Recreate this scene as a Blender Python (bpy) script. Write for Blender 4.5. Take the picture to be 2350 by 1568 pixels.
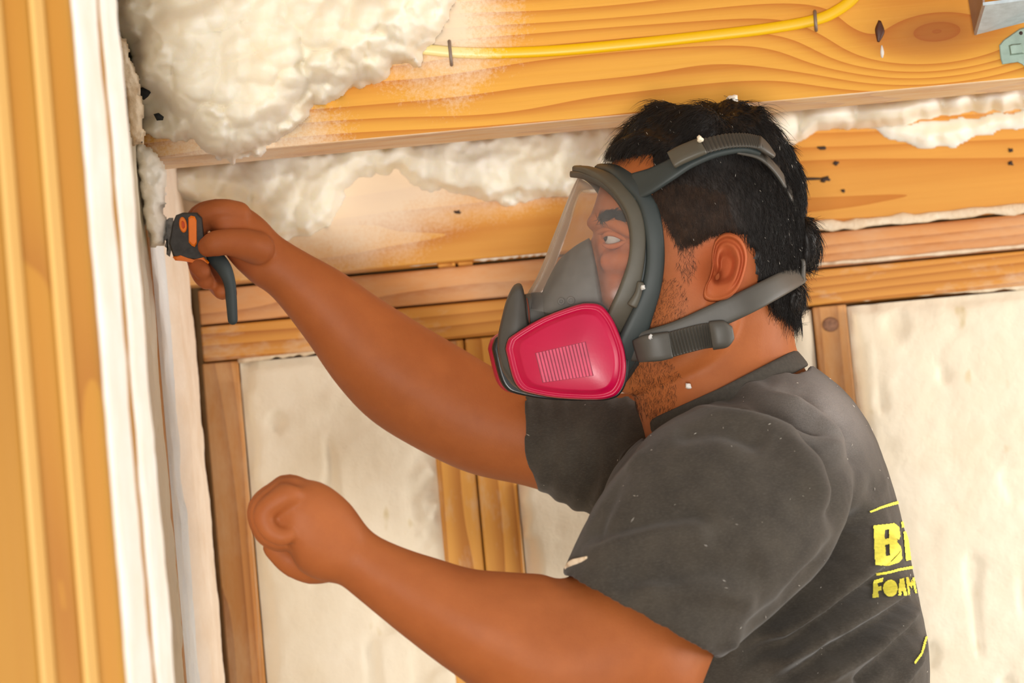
import bpy, bmesh, math, random
import numpy as np
from mathutils import Vector, Matrix
from mathutils.bvhtree import BVHTree

for o in list(bpy.data.objects):
    bpy.data.objects.remove(o)
scene = bpy.context.scene
COL = scene.collection
random.seed(7)
RNG = np.random.default_rng(7)

# ------------------------------------------------------------------ camera
W, H = 2350.0, 1568.0
LENS = 100.0
F = LENS / 36.0 * W
CAM = Vector((0.0, 0.0, 1.30))
PITCH, ROLL = math.radians(4.0), math.radians(-5.3)
CM = Matrix.Rotation(math.radians(90) + PITCH, 3, 'X') @ Matrix.Rotation(ROLL, 3, 'Z')
CMn = np.array(CM)
cam_data = bpy.data.cameras.new('camera')
cam = bpy.data.objects.new('camera', cam_data)
COL.objects.link(cam)
cam.matrix_world = Matrix.Translation(CAM) @ CM.to_4x4()
cam_data.lens = LENS
cam_data.sensor_width = 36.0
cam_data.clip_start = 0.05
cam_data.dof.use_dof = True
cam_data.dof.focus_distance = 2.60
cam_data.dof.aperture_fstop = 7.1
scene.camera = cam

# ------------------------------------------------------------------ light
world = bpy.data.worlds.new('world')
scene.world = world
world.use_nodes = True
wbg = world.node_tree.nodes['Background']
wbg.inputs[0].default_value = (1.0, 0.985, 0.955, 1)
wbg.inputs[1].default_value = 0.80


def area(name, loc, target, sx, sy, power, col):
    d = bpy.data.lights.new(name, 'AREA')
    d.shape = 'RECTANGLE'; d.size = sx; d.size_y = sy; d.energy = power; d.color = col
    o = bpy.data.objects.new(name, d); COL.objects.link(o)
    o.location = loc
    o.rotation_euler = (Vector(target) - Vector(loc)).to_track_quat('-Z', 'Y').to_euler()
    return o


area('window_daylight', (2.2, 2.55, 1.45), (-0.3, 2.35, 1.5), 0.9, 1.3, 42, (1.0, 0.97, 0.92))
area('front_fill', (-0.15, -2.6, 0.60), (-0.1, 2.9, 1.6), 0.9, 0.9, 176, (1.0, 0.97, 0.92))  # unseen soft fill behind the camera, added to brighten the back wall

scene.view_settings.view_transform = 'Standard'
scene.view_settings.look = 'None'
scene.view_settings.gamma = 1.0
scene.view_settings.exposure = -0.08
scene.view_settings.use_curve_mapping = False


# ------------------------------------------------------------------ helpers
def P(px, py, Y):
    d = CM @ Vector(((px - W / 2) / F, (H / 2 - py) / F, -1.0))
    return CAM + d * (Y / d.y)


def Pn(px, py, Y):
    px = np.asarray(px, float); py = np.asarray(py, float); Y = np.asarray(Y, float)
    px, py, Y = np.broadcast_arrays(px, py, Y)
    d = np.stack([(px - W / 2) / F, (H / 2 - py) / F, -np.ones_like(px)], -1) @ CMn.T
    return np.array(CAM) + d * (Y / d[..., 1])[..., None]


def proj(co):
    d = (np.asarray(co) - np.array(CAM)) @ CMn
    return W / 2 + d[..., 0] / -d[..., 2] * F, H / 2 - d[..., 1] / -d[..., 2] * F


def lin(r, g, b):
    f = lambda c: (c / 255 / 12.92) if c / 255 <= 0.04045 else ((c / 255 + 0.055) / 1.055) ** 2.4
    return (f(r), f(g), f(b), 1.0)


def smoothstep(a, b, x):
    t = np.clip((x - a) / (b - a), 0, 1)
    return t * t * (3 - 2 * t)


def vnoise(p, seed=0):
    """value noise, p (...,3)"""
    p = np.asarray(p, float)
    i = np.floor(p).astype(np.int64); f = p - i
    f = f * f * (3 - 2 * f)

    def h(a):
        n = (a[..., 0] * 374761393 + a[..., 1] * 668265263 + a[..., 2] * 2147483647 + seed * 974634777) & 0xFFFFFFFF
        n = ((n ^ (n >> 13)) * 1274126177) & 0xFFFFFFFF
        n = n ^ (n >> 16)
        return (n & 0xFFFF) / 65535.0 * 2 - 1
    r = 0
    for dx in (0, 1):
        for dy in (0, 1):
            for dz in (0, 1):
                w = (f[..., 0] if dx else 1 - f[..., 0]) * (f[..., 1] if dy else 1 - f[..., 1]) * (f[..., 2] if dz else 1 - f[..., 2])
                r = r + w * h(i + np.array([dx, dy, dz]))
    return r


def fbm(p, oct=4, seed=0):
    a, s, r = 0.5, 1.0, 0
    p = np.asarray(p, float)
    for k in range(oct):
        r = r + a * vnoise(p * s, seed + k); a *= 0.5; s *= 2.03
    return r


def worley(p, pts, k=2):
    """distance to nearest (and second) of pts; p (N,d)"""
    d1 = np.full(len(p), 1e9); d2 = np.full(len(p), 1e9)
    for q in pts:
        d = ((p - q) ** 2).sum(-1)
        m = d < d1
        d2 = np.where(m, d1, np.minimum(d2, d)); d1 = np.where(m, d, d1)
    return np.sqrt(d1), np.sqrt(d2)


def poly_sd(px, py, poly):
    """signed distance to polygon (+ inside)"""
    poly = np.asarray(poly, float)
    d = np.full(px.shape, 1e18); ins = np.zeros(px.shape, bool)
    n = len(poly)
    for i in range(n):
        a, b = poly[i], poly[(i + 1) % n]
        e = b - a
        t = np.clip(((px - a[0]) * e[0] + (py - a[1]) * e[1]) / max(1e-9, e @ e), 0, 1)
        d = np.minimum(d, (px - a[0] - t * e[0]) ** 2 + (py - a[1] - t * e[1]) ** 2)
        c = ((a[1] > py) != (b[1] > py)) & (px < (b[0] - a[0]) * (py - a[1]) / (b[1] - a[1] + 1e-12) + a[0])
        ins ^= c
    return np.where(ins, 1, -1) * np.sqrt(d)


def line_d(px, py, line):
    """distance to polyline and parameter 0..1 along it"""
    line = np.asarray(line, float)
    d = np.full(np.shape(px), 1e18); par = np.zeros(np.shape(px))
    n = len(line) - 1
    for i in range(n):
        a, b = line[i], line[i + 1]
        e = b - a
        t = np.clip(((px - a[0]) * e[0] + (py - a[1]) * e[1]) / max(1e-9, e @ e), 0, 1)
        dd = (px - a[0] - t * e[0]) ** 2 + (py - a[1] - t * e[1]) ** 2
        m = dd < d
        d = np.where(m, dd, d); par = np.where(m, (i + t) / n, par)
    return np.sqrt(d), par


def catmull(keys, per=6):
    k = np.asarray(keys, float)
    ext = np.vstack([2 * k[0] - k[1], k, 2 * k[-1] - k[-2]])
    out = []
    for i in range(len(k) - 1):
        p0, p1, p2, p3 = ext[i:i + 4]
        for j in range(per):
            t = j / per
            out.append(0.5 * ((2 * p1) + (-p0 + p2) * t + (2 * p0 - 5 * p1 + 4 * p2 - p3) * t * t + (-p0 + 3 * p1 - 3 * p2 + p3) * t ** 3))
    out.append(k[-1])
    return np.array(out)


class MB:
    def __init__(self):
        self.v = []; self.f = []

    def add(self, verts, faces):
        o = len(self.v)
        self.v.extend([tuple(map(float, q)) for q in verts])
        self.f.extend([tuple(int(i) + o for i in f) for f in faces])
        return self

    def rings(self, rings, closed=True, cap=True):
        """rings: list of (n,3) arrays"""
        n = len(rings[0]); m = len(rings)
        vs = [q for r in rings for q in r]
        fs = []
        for i in range(m - 1):
            for j in range(n if closed else n - 1):
                a, b = i * n + j, i * n + (j + 1) % n
                fs.append((a, b, b + n, a + n))
        if cap:
            vs.append(np.mean(rings[0], 0)); vs.append(np.mean(rings[-1], 0))
            c0, c1 = m * n, m * n + 1
            for j in range(n):
                fs.append((c0, (j + 1) % n, j)); fs.append((c1, (m - 1) * n + j, (m - 1) * n + (j + 1) % n))
        return self.add(vs, fs)

    def box(self, x0, x1, y0, y1, z0, z1):
        v = [(x, y, z) for x in (x0, x1) for y in (y0, y1) for z in (z0, z1)]
        return self.add(v, [(0, 1, 3, 2), (4, 6, 7, 5), (0, 4, 5, 1), (2, 3, 7, 6), (0, 2, 6, 4), (1, 5, 7, 3)])

    def loft(self, keys, nseg=28, per=6, e=2.0, cap0=0.0, cap1=0.0):
        """keys: Ax,Ay,Bx,By,Y,b  (two silhouette points in the picture, depth of the ring centre, half thickness)"""
        k = catmull(keys, per)
        t = np.linspace(0, 2 * math.pi, nseg, endpoint=False)
        c, s = np.cos(t), np.sin(t)
        c = np.sign(c) * abs(c) ** (2 / e); s = np.sign(s) * abs(s) ** (2 / e)
        R = []

        def ring(q, sc, shift):
            C = (q[0:2] + q[2:4]) / 2 + shift; hv = (q[2:4] - q[0:2]) / 2 * sc
            return Pn(C[0] + hv[0] * c, C[1] + hv[1] * c, q[4] + q[5] * sc * s)
        mid = (k[:, 0:2] + k[:, 2:4]) / 2

        def axis(i, j):
            d = mid[i] - mid[j]
            return d / (np.linalg.norm(d) + 1e-9)
        if cap0:
            ax = axis(0, 1)
            for ph in (82, 65, 45, 22):
                R.append(ring(k[0], math.cos(math.radians(ph)), ax * cap0 * math.sin(math.radians(ph))))
        for q in k:
            R.append(ring(q, 1.0, 0))
        if cap1:
            ax = axis(-1, -2)
            for ph in (22, 45, 65, 82):
                R.append(ring(k[-1], math.cos(math.radians(ph)), ax * cap1 * math.sin(math.radians(ph))))
        return self.rings(R)

    def tube(self, pts, rad, nseg=12, per=5, flat=1.0, up=None, round_cap=True):
        """world-space tube through pts"""
        pts = [np.array(p, float) for p in pts]
        if not hasattr(rad, '__len__'):
            rad = [rad] * len(pts)
        k = catmull(np.hstack([np.array(pts), np.array(rad)[:, None]]), per)
        p, r = k[:, :3], k[:, 3]
        T = np.gradient(p, axis=0); T /= np.linalg.norm(T, axis=1)[:, None] + 1e-12
        if round_cap:
            a0, a1 = p[0] - T[0] * r[0] * np.array([[.95], [.7], [.38]]), p[-1] + T[-1] * r[-1] * np.array([[.38], [.7], [.95]])
            p = np.vstack([a0, p, a1]); r = np.concatenate([r[0] * np.array([.3, .71, .92]), r, r[-1] * np.array([.92, .71, .3])])
            T = np.vstack([[T[0]] * 3, T, [T[-1]] * 3])
        n = np.array(up if up is not None else (0.13, 0.97, 0.2), float)
        th = np.linspace(0, 2 * math.pi, nseg, endpoint=False)
        R = []
        for i in range(len(p)):
            n = n - T[i] * (n @ T[i]); n /= np.linalg.norm(n) + 1e-12
            b = np.cross(T[i], n)
            R.append(p[i] + r[i] * (np.cos(th)[:, None] * n * flat + np.sin(th)[:, None] * b))
        return self.rings(R)

    def sweep(self, pts, width, thick, outward, per=5, nseg=16, e=5.0, taper=True):
        """flat band along world pts; outward(p)->direction of its broad face. width/thick half sizes, may be lists"""
        pts = np.array([np.array(p, float) for p in pts])
        n = len(pts)
        w = np.array(width if hasattr(width, '__len__') else [width] * n, float)
        h = np.array(thick if hasattr(thick, '__len__') else [thick] * n, float)
        k = catmull(np.hstack([pts, w[:, None], h[:, None]]), per)
        p = k[:, :3]
        T = np.gradient(p, axis=0); T /= np.linalg.norm(T, axis=1)[:, None] + 1e-12
        th = np.linspace(0, 2 * math.pi, nseg, endpoint=False)
        c, s = np.cos(th), np.sin(th)
        c = np.sign(c) * abs(c) ** (2 / e); s = np.sign(s) * abs(s) ** (2 / e)
        R = []
        for i in range(len(p)):
            o = np.array(outward(p[i]), float); o -= T[i] * (o @ T[i]); o /= np.linalg.norm(o) + 1e-12
            b = np.cross(T[i], o)
            R.append(p[i] + k[i, 3] * c[:, None] * b + k[i, 4] * s[:, None] * o)
        return self.rings(R)

    def ellipsoid(self, c, ax, n=16, m=10):
        """ax: three world axis vectors"""
        c = np.array(c, float); ax = [np.array(a, float) for a in ax]
        R = []
        for i in range(1, m):
            ph = math.pi * i / m
            R.append(np.array([c + ax[2] * math.cos(ph) + math.sin(ph) * (ax[0] * math.cos(t) + ax[1] * math.sin(t)) for t in np.linspace(0, 2 * math.pi, n, endpoint=False)]))
        return self.rings(R)

    def build(self, name, mat, parent=None, smooth=True, fix=True):
        me = bpy.data.meshes.new(name)
        me.from_pydata(self.v, [], self.f)
        if fix:
            bm = bmesh.new(); bm.from_mesh(me)
            bmesh.ops.recalc_face_normals(bm, faces=bm.faces)
            bm.to_mesh(me); bm.free()
        me.update()
        return link(name, me, mat, parent, smooth)


def link(name, me, mat, parent=None, smooth=True):
    if smooth is not None:
        me.polygons.foreach_set('use_smooth', [smooth] * len(me.polygons))
    o = bpy.data.objects.new(name, me)
    COL.objects.link(o)
    if mat is not None:
        me.materials.clear(); me.materials.append(mat)
    if parent is not None:
        o.parent = parent
        o.matrix_parent_inverse = Matrix.Translation(-Vector(parent.location))
    return o


def empty(name, loc):
    o = bpy.data.objects.new(name, None)
    COL.objects.link(o); o.location = loc
    o.empty_display_size = 0.05
    return o


def tag(o, label=None, cat=None, group=None, kind=None):
    if label: o['label'] = label
    if cat: o['category'] = cat
    if group: o['group'] = group
    if kind: o['kind'] = kind
    return o


def bevel(o, w, seg=2, angle=40):
    me = o.data
    bm = bmesh.new(); bm.from_mesh(me)
    ed = [e for e in bm.edges if len(e.link_faces) == 2 and e.calc_face_angle(0) > math.radians(angle)]
    bmesh.ops.bevel(bm, geom=ed, offset=w, segments=seg, profile=0.5, affect='EDGES', clamp_overlap=True)
    bm.to_mesh(me); bm.free(); me.update()
    return o


def remesh(o, voxel):
    md = o.modifiers.new('r', 'REMESH'); md.mode = 'VOXEL'; md.voxel_size = voxel
    bpy.context.view_layer.update()
    dg = bpy.context.evaluated_depsgraph_get()
    me = bpy.data.meshes.new_from_object(o.evaluated_get(dg))
    o.modifiers.clear()
    old = o.data; mats = list(old.materials)
    o.data = me; me.materials.clear()
    for m in mats: me.materials.append(m)
    bpy.data.meshes.remove(old)
    me.polygons.foreach_set('use_smooth', [True] * len(me.polygons))
    return o


def getv(o):
    a = np.empty(len(o.data.vertices) * 3); o.data.vertices.foreach_get('co', a)
    return a.reshape(-1, 3)


def setv(o, a):
    o.data.vertices.foreach_set('co', np.ascontiguousarray(a).ravel()); o.data.update()


def getn(o):
    a = np.empty(len(o.data.vertices) * 3); o.data.vertex_normals.foreach_get('vector', a)
    return a.reshape(-1, 3)


def smooth_verts(o, iters, lam=0.5, weight=None):
    me = o.data
    e = np.empty(len(me.edges) * 2, np.int64); me.edges.foreach_get('vertices', e); e = e.reshape(-1, 2)
    v = getv(o); n = len(v)
    deg = np.bincount(e.ravel(), minlength=n).astype(float)[:, None]
    w = lam if weight is None else lam * weight[:, None]
    for _ in range(iters):
        s = np.empty_like(v)
        for ax in range(3):
            s[:, ax] = np.bincount(e[:, 0], v[e[:, 1], ax], n) + np.bincount(e[:, 1], v[e[:, 0], ax], n)
        v = v + w * (s / np.maximum(deg, 1) - v)
    setv(o, v)
    return o


# ------------------------------------------------------------------ materials
def newmat(name):
    m = bpy.data.materials.new(name); m.use_nodes = True
    nt = m.node_tree
    return m, nt, nt.nodes['Principled BSDF']


def N(nt, t, **kw):
    n = nt.nodes.new(t)
    for k, v in kw.items():
        if k in n.inputs.keys():
            n.inputs[k].default_value = v
        else:
            setattr(n, k, v)
    return n


def ramp(nt, stops, interp='LINEAR'):
    r = nt.nodes.new('ShaderNodeValToRGB')
    r.color_ramp.interpolation = interp
    el = r.color_ramp.elements
    while len(el) < len(stops): el.new(0.5)
    for e, (p, c) in zip(el, stops):
        e.position = p; e.color = c if len(c) == 4 else (*c, 1)
    return r


def math_n(nt, op, a, b=None, c=None):
    n = nt.nodes.new('ShaderNodeMath'); n.operation = op
    for i, x in enumerate((a, b, c)):
        if x is None: continue
        if isinstance(x, (int, float)): n.inputs[i].default_value = x
        else: nt.links.new(x, n.inputs[i])
    return n.outputs[0]


def mixc(nt, fac, a, b, mode='MIX'):
    n = nt.nodes.new('ShaderNodeMix'); n.data_type = 'RGBA'; n.blend_type = mode
    for i, x in ((0, fac), (6, a), (7, b)):
        if isinstance(x, (int, float, tuple)): n.inputs[i].default_value = x
        else: nt.links.new(x, n.inputs[i])
    return n.outputs[2]


def coords(nt, scale=(1, 1, 1), loc=(0, 0, 0)):
    tc = nt.nodes.new('ShaderNodeTexCoord'); mp = nt.nodes.new('ShaderNodeMapping')
    mp.inputs['Scale'].default_value = scale; mp.inputs['Location'].default_value = loc
    nt.links.new(tc.outputs['Object'], mp.inputs[0])
    return mp.outputs[0]


def noise(nt, vec, scale, detail=3, rough=0.55, dist=0.0):
    n = nt.nodes.new('ShaderNodeTexNoise')
    n.inputs['Scale'].default_value = scale; n.inputs['Detail'].default_value = detail
    n.inputs['Roughness'].default_value = rough; n.inputs['Distortion'].default_value = dist
    nt.links.new(vec, n.inputs['Vector'])
    return n.outputs['Fac']


def bump(nt, bsdf, h, strength=0.3, dist=0.002):
    b = nt.nodes.new('ShaderNodeBump'); b.inputs['Strength'].default_value = strength; b.inputs['Distance'].default_value = dist
    nt.links.new(h, b.inputs['Height']); nt.links.new(b.outputs[0], bsdf.inputs['Normal'])


def wood_mat(name, light, dark, axis='X', ring=70.0, off=(0, 0, 0), dust=0.0, dust_col=lin(225, 205, 180), knots=(), rough=0.55, contrast=(0.35, 0.9), dust_fn=None, specks=0.0):
    """grain runs along axis; knots: (x, z, radius) world, for boards seen face on"""
    m, nt, bs = newmat(name)
    L = nt.links
    sc = {'X': (0.35, 3, 3), 'Z': (3, 3, 0.35)}[axis]
    v = coords(nt, sc, off)
    warp = noise(nt, v, 2.2, 3, 0.5, 0.4)
    vr = coords(nt, (1, 1, 1), (0, 0, 0))
    sp = nt.nodes.new('ShaderNodeSeparateXYZ'); L.new(vr, sp.inputs[0])
    if knots: kz0 = knots[0][1]
    u = (math_n(nt, 'SUBTRACT', sp.outputs['Z'], kz0) if knots else sp.outputs['Z']) if axis == 'X' else math_n(nt, 'ADD', sp.outputs['X'], math_n(nt, 'MULTIPLY', sp.outputs['Y'], 0.8))
    h = math_n(nt, 'ADD', math_n(nt, 'MULTIPLY', u, ring), math_n(nt, 'MULTIPLY', math_n(nt, 'SUBTRACT', warp, 0.5), 9.0))
    kmask = None
    for (kx, kz, kr) in knots:
        dx = math_n(nt, 'MULTIPLY', math_n(nt, 'SUBTRACT', sp.outputs['X'], kx), 0.42)
        dz = math_n(nt, 'SUBTRACT', sp.outputs['Z'], kz)
        r = math_n(nt, 'SQRT', math_n(nt, 'ADD', math_n(nt, 'MULTIPLY', dx, dx), math_n(nt, 'MULTIPLY', dz, dz)))
        r = math_n(nt, 'ADD', r, math_n(nt, 'MULTIPLY', math_n(nt, 'SUBTRACT', warp, 0.5), kr * 0.5))
        fall = math_n(nt, 'POWER', 2.718, math_n(nt, 'MULTIPLY', math_n(nt, 'MULTIPLY', r, r), -0.45 / (kr * kr)))
        hr = math_n(nt, 'MULTIPLY', r, ring * 2.4)
        # blend straight grain into rings round the knot
        h = math_n(nt, 'ADD', math_n(nt, 'MULTIPLY', h, math_n(nt, 'SUBTRACT', 1.0, fall)), math_n(nt, 'MULTIPLY', hr, fall))
        km = math_n(nt, 'POWER', 2.718, math_n(nt, 'MULTIPLY', math_n(nt, 'MULTIPLY', r, r), -1.0 / (kr * kr * 0.72)))
        kmask = km if kmask is None else math_n(nt, 'MAXIMUM', kmask, km)
    saw = math_n(nt, 'FRACT', h)
    saw2 = math_n(nt, 'POWER', saw, 2.2)
    fine = noise(nt, coords(nt, {'X': (4, 160, 160), 'Z': (160, 160, 4)}[axis]), 1.6, 3, 0.6)
    broad = noise(nt, coords(nt, {'X': (1.2, 7, 7), 'Z': (7, 7, 1.2)}[axis], off), 1.5, 2)
    fac = math_n(nt, 'ADD', math_n(nt, 'MULTIPLY', saw2, 0.62), math_n(nt, 'ADD', math_n(nt, 'MULTIPLY', fine, 0.22), math_n(nt, 'MULTIPLY', broad, 0.35)))
    rp = ramp(nt, [(contrast[0] - 0.1, light), (contrast[1] + 0.1, dark)])
    L.new(fac, rp.inputs[0])
    col = rp.outputs[0]
    if kmask is not None:
        col = mixc(nt, math_n(nt, 'MULTIPLY', kmask, 0.85), col, lin(146, 74, 22))
    if dust > 0:
        dn = noise(nt, coords(nt, {'X': (2.5, 6, 6), 'Z': (6, 6, 2.0)}[axis], (off[0] + 3, off[1], off[2])), 3.0, 5, 0.7)
        dr = ramp(nt, [(0.62 - dust * 0.45, (0, 0, 0)), (0.80 - dust * 0.25, (1, 1, 1))])
        L.new(dn, dr.inputs[0])
        df = math_n(nt, 'MULTIPLY', dr.outputs[0], 0.75)
        col = mixc(nt, df, col, dust_col)
    if dust_fn is not None:
        col = mixc(nt, dust_fn(nt, sp), col, lin(243, 228, 205))
    L.new(col, bs.inputs['Base Color'])
    bs.inputs['Roughness'].default_value = rough
    bs.inputs['Specular IOR Level'].default_value = 0.3
    bump(nt, bs, math_n(nt, 'ADD', math_n(nt, 'MULTIPLY', saw2, -0.5), fine), 0.25, 0.0008)
    return m


def foam_mat(name, a, b, scale=14.0, pits=0.0, bump_s=0.35, fine=220.0, pit_col=None, spec=0.25, sss=0.0):
    m, nt, bs = newmat(name)
    L = nt.links
    v = coords(nt)
    n1 = noise(nt, v, scale, 4, 0.6)
    rp = ramp(nt, [(0.35, a), (0.68, b)])
    L.new(n1, rp.inputs[0])
    col = rp.outputs[0]
    if pits:
        n3 = noise(nt, coords(nt, (1, 1, 0.55), (5, 2, 1)), 34, 2, 0.5)
        pr = ramp(nt, [(0.70, (0, 0, 0)), (0.76, (1, 1, 1))]); L.new(n3, pr.inputs[0])
        col = mixc(nt, math_n(nt, 'MULTIPLY', pr.outputs[0], pits), col, pit_col or lin(205, 185, 130))
    L.new(col, bs.inputs['Base Color'])
    bs.inputs['Roughness'].default_value = 0.6
    bs.inputs['Specular IOR Level'].default_value = spec
    if sss:
        bs.inputs['Subsurface Weight'].default_value = sss
        bs.inputs['Subsurface Radius'].default_value = (0.020, 0.017, 0.012)
        bs.inputs['Subsurface Scale'].default_value = 1.0
    n2 = noise(nt, v, fine, 3, 0.6)
    bump(nt, bs, math_n(nt, 'ADD', math_n(nt, 'MULTIPLY', n2, 0.4), n1), bump_s, 0.003)
    return m


def plain_mat(name, col, rough=0.5, metal=0.0, var=0.12, vscale=60.0, bump_s=0.0, bscale=400.0, spec=0.5, sss=0.0):
    m, nt, bs = newmat(name)
    n = noise(nt, coords(nt), vscale, 3)
    dark = tuple(c * (1 - var) for c in col[:3]) + (1,)
    lite = tuple(min(1, c * (1 + var)) for c in col[:3]) + (1,)
    rp = ramp(nt, [(0.3, dark), (0.7, lite)])
    nt.links.new(n, rp.inputs[0]); nt.links.new(rp.outputs[0], bs.inputs['Base Color'])
    bs.inputs['Roughness'].default_value = rough; bs.inputs['Metallic'].default_value = metal
    bs.inputs['Specular IOR Level'].default_value = spec
    if sss:
        bs.inputs['Subsurface Weight'].default_value = sss
        bs.inputs['Subsurface Radius'].default_value = (0.012, 0.004, 0.002)
        bs.inputs['Subsurface Scale'].default_value = 1.0
    if bump_s:
        bump(nt, bs, noise(nt, coords(nt), bscale, 3, 0.6), bump_s, 0.0008)
    return m

# ------------------------------------------------------------------ the place
YB = 3.10        # face of the framed back wall
YJ = 2.73        # face of the ceiling joist
XL = P(222, 784, 2.315).x       # face of the side wall on the left
TOPZ = 1.95

pine_a, pine_b = lin(240, 182, 92), lin(188, 110, 36)
M_joist = None
M_stud = wood_mat('pine_stud', lin(226, 164, 76), lin(178, 108, 38), 'Z', 60, (1.3, 0, 0), dust=0.25)
M_stud2 = wood_mat('dusty_pine_stud', lin(214, 152, 84), lin(166, 104, 52), 'Z', 60, (4.3, 0, 0), dust=0.5, dust_col=lin(222, 184, 140))
M_plate = wood_mat('pine_plate', lin(218, 154, 70), lin(170, 98, 34), 'X', 75, (2.2, 0, 0), dust=0.2)
M_plate2 = wood_mat('pine_plate_dusty', lin(222, 160, 98), lin(172, 104, 56), 'X', 75, (7.2, 0, 0), dust=0.45, dust_col=lin(220, 180, 140))
M_post = wood_mat('pine_post', lin(184, 132, 46), lin(164, 108, 34), 'Z', 2.5, (0.3, 0, 5), dust=0.0)
M_foam = foam_mat('foam_white', lin(250, 242, 226), lin(244, 233, 210), 16, sss=0.6, bump_s=0.2)
M_foam_bay = foam_mat('foam_trimmed', lin(243, 233, 212), lin(236, 223, 197), 9, pits=0.55, bump_s=0.6, fine=130)
M_foam_side = foam_mat('foam_side', lin(255, 252, 244), lin(250, 242, 226), 22, bump_s=0.5)
M_dark = plain_mat('black_membrane', lin(28, 28, 28), 0.7)
M_sheath = plain_mat('sheathing', lin(190, 150, 100), 0.8)


def zat(px, py, Y): return P(px, py, Y).z
def xat(px, py, Y): return P(px, py, Y).x


# structure
tag(MB().box(-1.2, 2.4, YB + 0.10, YB + 0.14, 0, 2.3).build('wall_back', M_sheath, smooth=False), kind='structure')
tag(MB().box(XL - 0.14, XL - 0.10, 1.2, YB + 0.10, 0, 2.3).build('wall_left', M_sheath, smooth=False), kind='structure')
M_floor = plain_mat('concrete', lin(168, 160, 148), 0.85, vscale=12)
tag(MB().box(-2.2, 3.4, -4.0, YB + 0.14, -0.06, 0.0).build('floor', M_floor, smooth=False), kind='structure')
tag(MB().box(XL - 0.14, 2.4, 2.35, YB + 0.14, TOPZ, TOPZ + 0.03).build('ceiling', M_sheath, smooth=False), kind='structure')

# ---- ceiling joist
zj = zat(1200, 287, YJ)
kx, kz = xat(2150, 72, YJ), zat(2150, 72, YJ)


def joist_dust(nt, sp):
    # overspray freckling beside the foam mass and at the lower left corner
    cx, cz = xat(1010, 50, YJ), zat(1010, 50, YJ)
    dx = math_n(nt, 'MULTIPLY', math_n(nt, 'SUBTRACT', sp.outputs['X'], cx), 1.0)
    dz = math_n(nt, 'SUBTRACT', sp.outputs['Z'], cz)
    r = math_n(nt, 'SQRT', math_n(nt, 'ADD', math_n(nt, 'MULTIPLY', dx, dx), math_n(nt, 'MULTIPLY', dz, dz)))
    cx2, cz2 = xat(560, 330, YJ), zat(560, 330, YJ)
    ex = math_n(nt, 'MULTIPLY', math_n(nt, 'SUBTRACT', sp.outputs['X'], cx2), 0.45)
    ez = math_n(nt, 'SUBTRACT', sp.outputs['Z'], cz2)
    r2 = math_n(nt, 'SQRT', math_n(nt, 'ADD', math_n(nt, 'MULTIPLY', ex, ex), math_n(nt, 'MULTIPLY', ez, ez)))
    n = noise(nt, coords(nt, (1, 1, 1)), 320, 3, 0.7)
    nb = noise(nt, coords(nt, (1, 1, 1)), 18, 3, 0.6)
    def band(r, a, b):
        x = math_n(nt, 'DIVIDE', math_n(nt, 'SUBTRACT', b, r), b - a)
        x = math_n(nt, 'ADD', x, math_n(nt, 'MULTIPLY', math_n(nt, 'SUBTRACT', nb, 0.5), 0.9))
        x = math_n(nt, 'ADD', x, math_n(nt, 'MULTIPLY', math_n(nt, 'SUBTRACT', n, 0.5), 1.2))
        return x
    x = math_n(nt, 'MAXIMUM', band(r, 0.02, 0.085), band(r2, 0.01, 0.05))
    c = nt.nodes.new('ShaderNodeClamp'); nt.links.new(x, c.inputs[0])
    under = math_n(nt, 'LESS_THAN', sp.outputs['Z'], zj + 0.0012)
    nu = noise(nt, coords(nt, (1, 4, 1)), 25, 4, 0.6)
    und = math_n(nt, 'MULTIPLY', under, math_n(nt, 'MULTIPLY', nu, 1.25))
    return math_n(nt, 'MULTIPLY', math_n(nt, 'MAXIMUM', c.outputs[0], und), 0.85)


M_joist = wood_mat('pine_joist', lin(232, 172, 66), lin(188, 106, 22), 'X', 60, (0.6, 0, 0.35), knots=((kx, kz, 0.026),), dust_fn=joist_dust, contrast=(0.3, 1.0))
o = MB().box(XL - 0.1, 2.2, YJ, YJ + 0.078, zj, zj + 0.24).build('ceiling_joist', M_joist, smooth=False)
bevel(o, 0.002)
tag(o, 'thick golden pine ceiling joist with a large knot, crossing the whole top', 'joist')

# resin split beside the knot
mb = MB()
mb.loft([[2016, 46, 2022, 48, YJ, 0.001], [2008, 66, 2030, 70, YJ, 0.002], [2010, 82, 2026, 84, YJ, 0.002], [2013, 96, 2018, 97, YJ, 0.001]], 10, 4)
k = mb.build('knot_split', plain_mat('dark_resin', lin(70, 34, 16), 0.5), o)
mb = MB().loft([[2022, 104, 2025, 104, YJ, 0.001], [2020, 120, 2029, 120, YJ, 0.002], [2022, 131, 2027, 131, YJ, 0.001]], 10, 4, cap1=2)
mb.build('resin_drop', M_foam, o)

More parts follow.
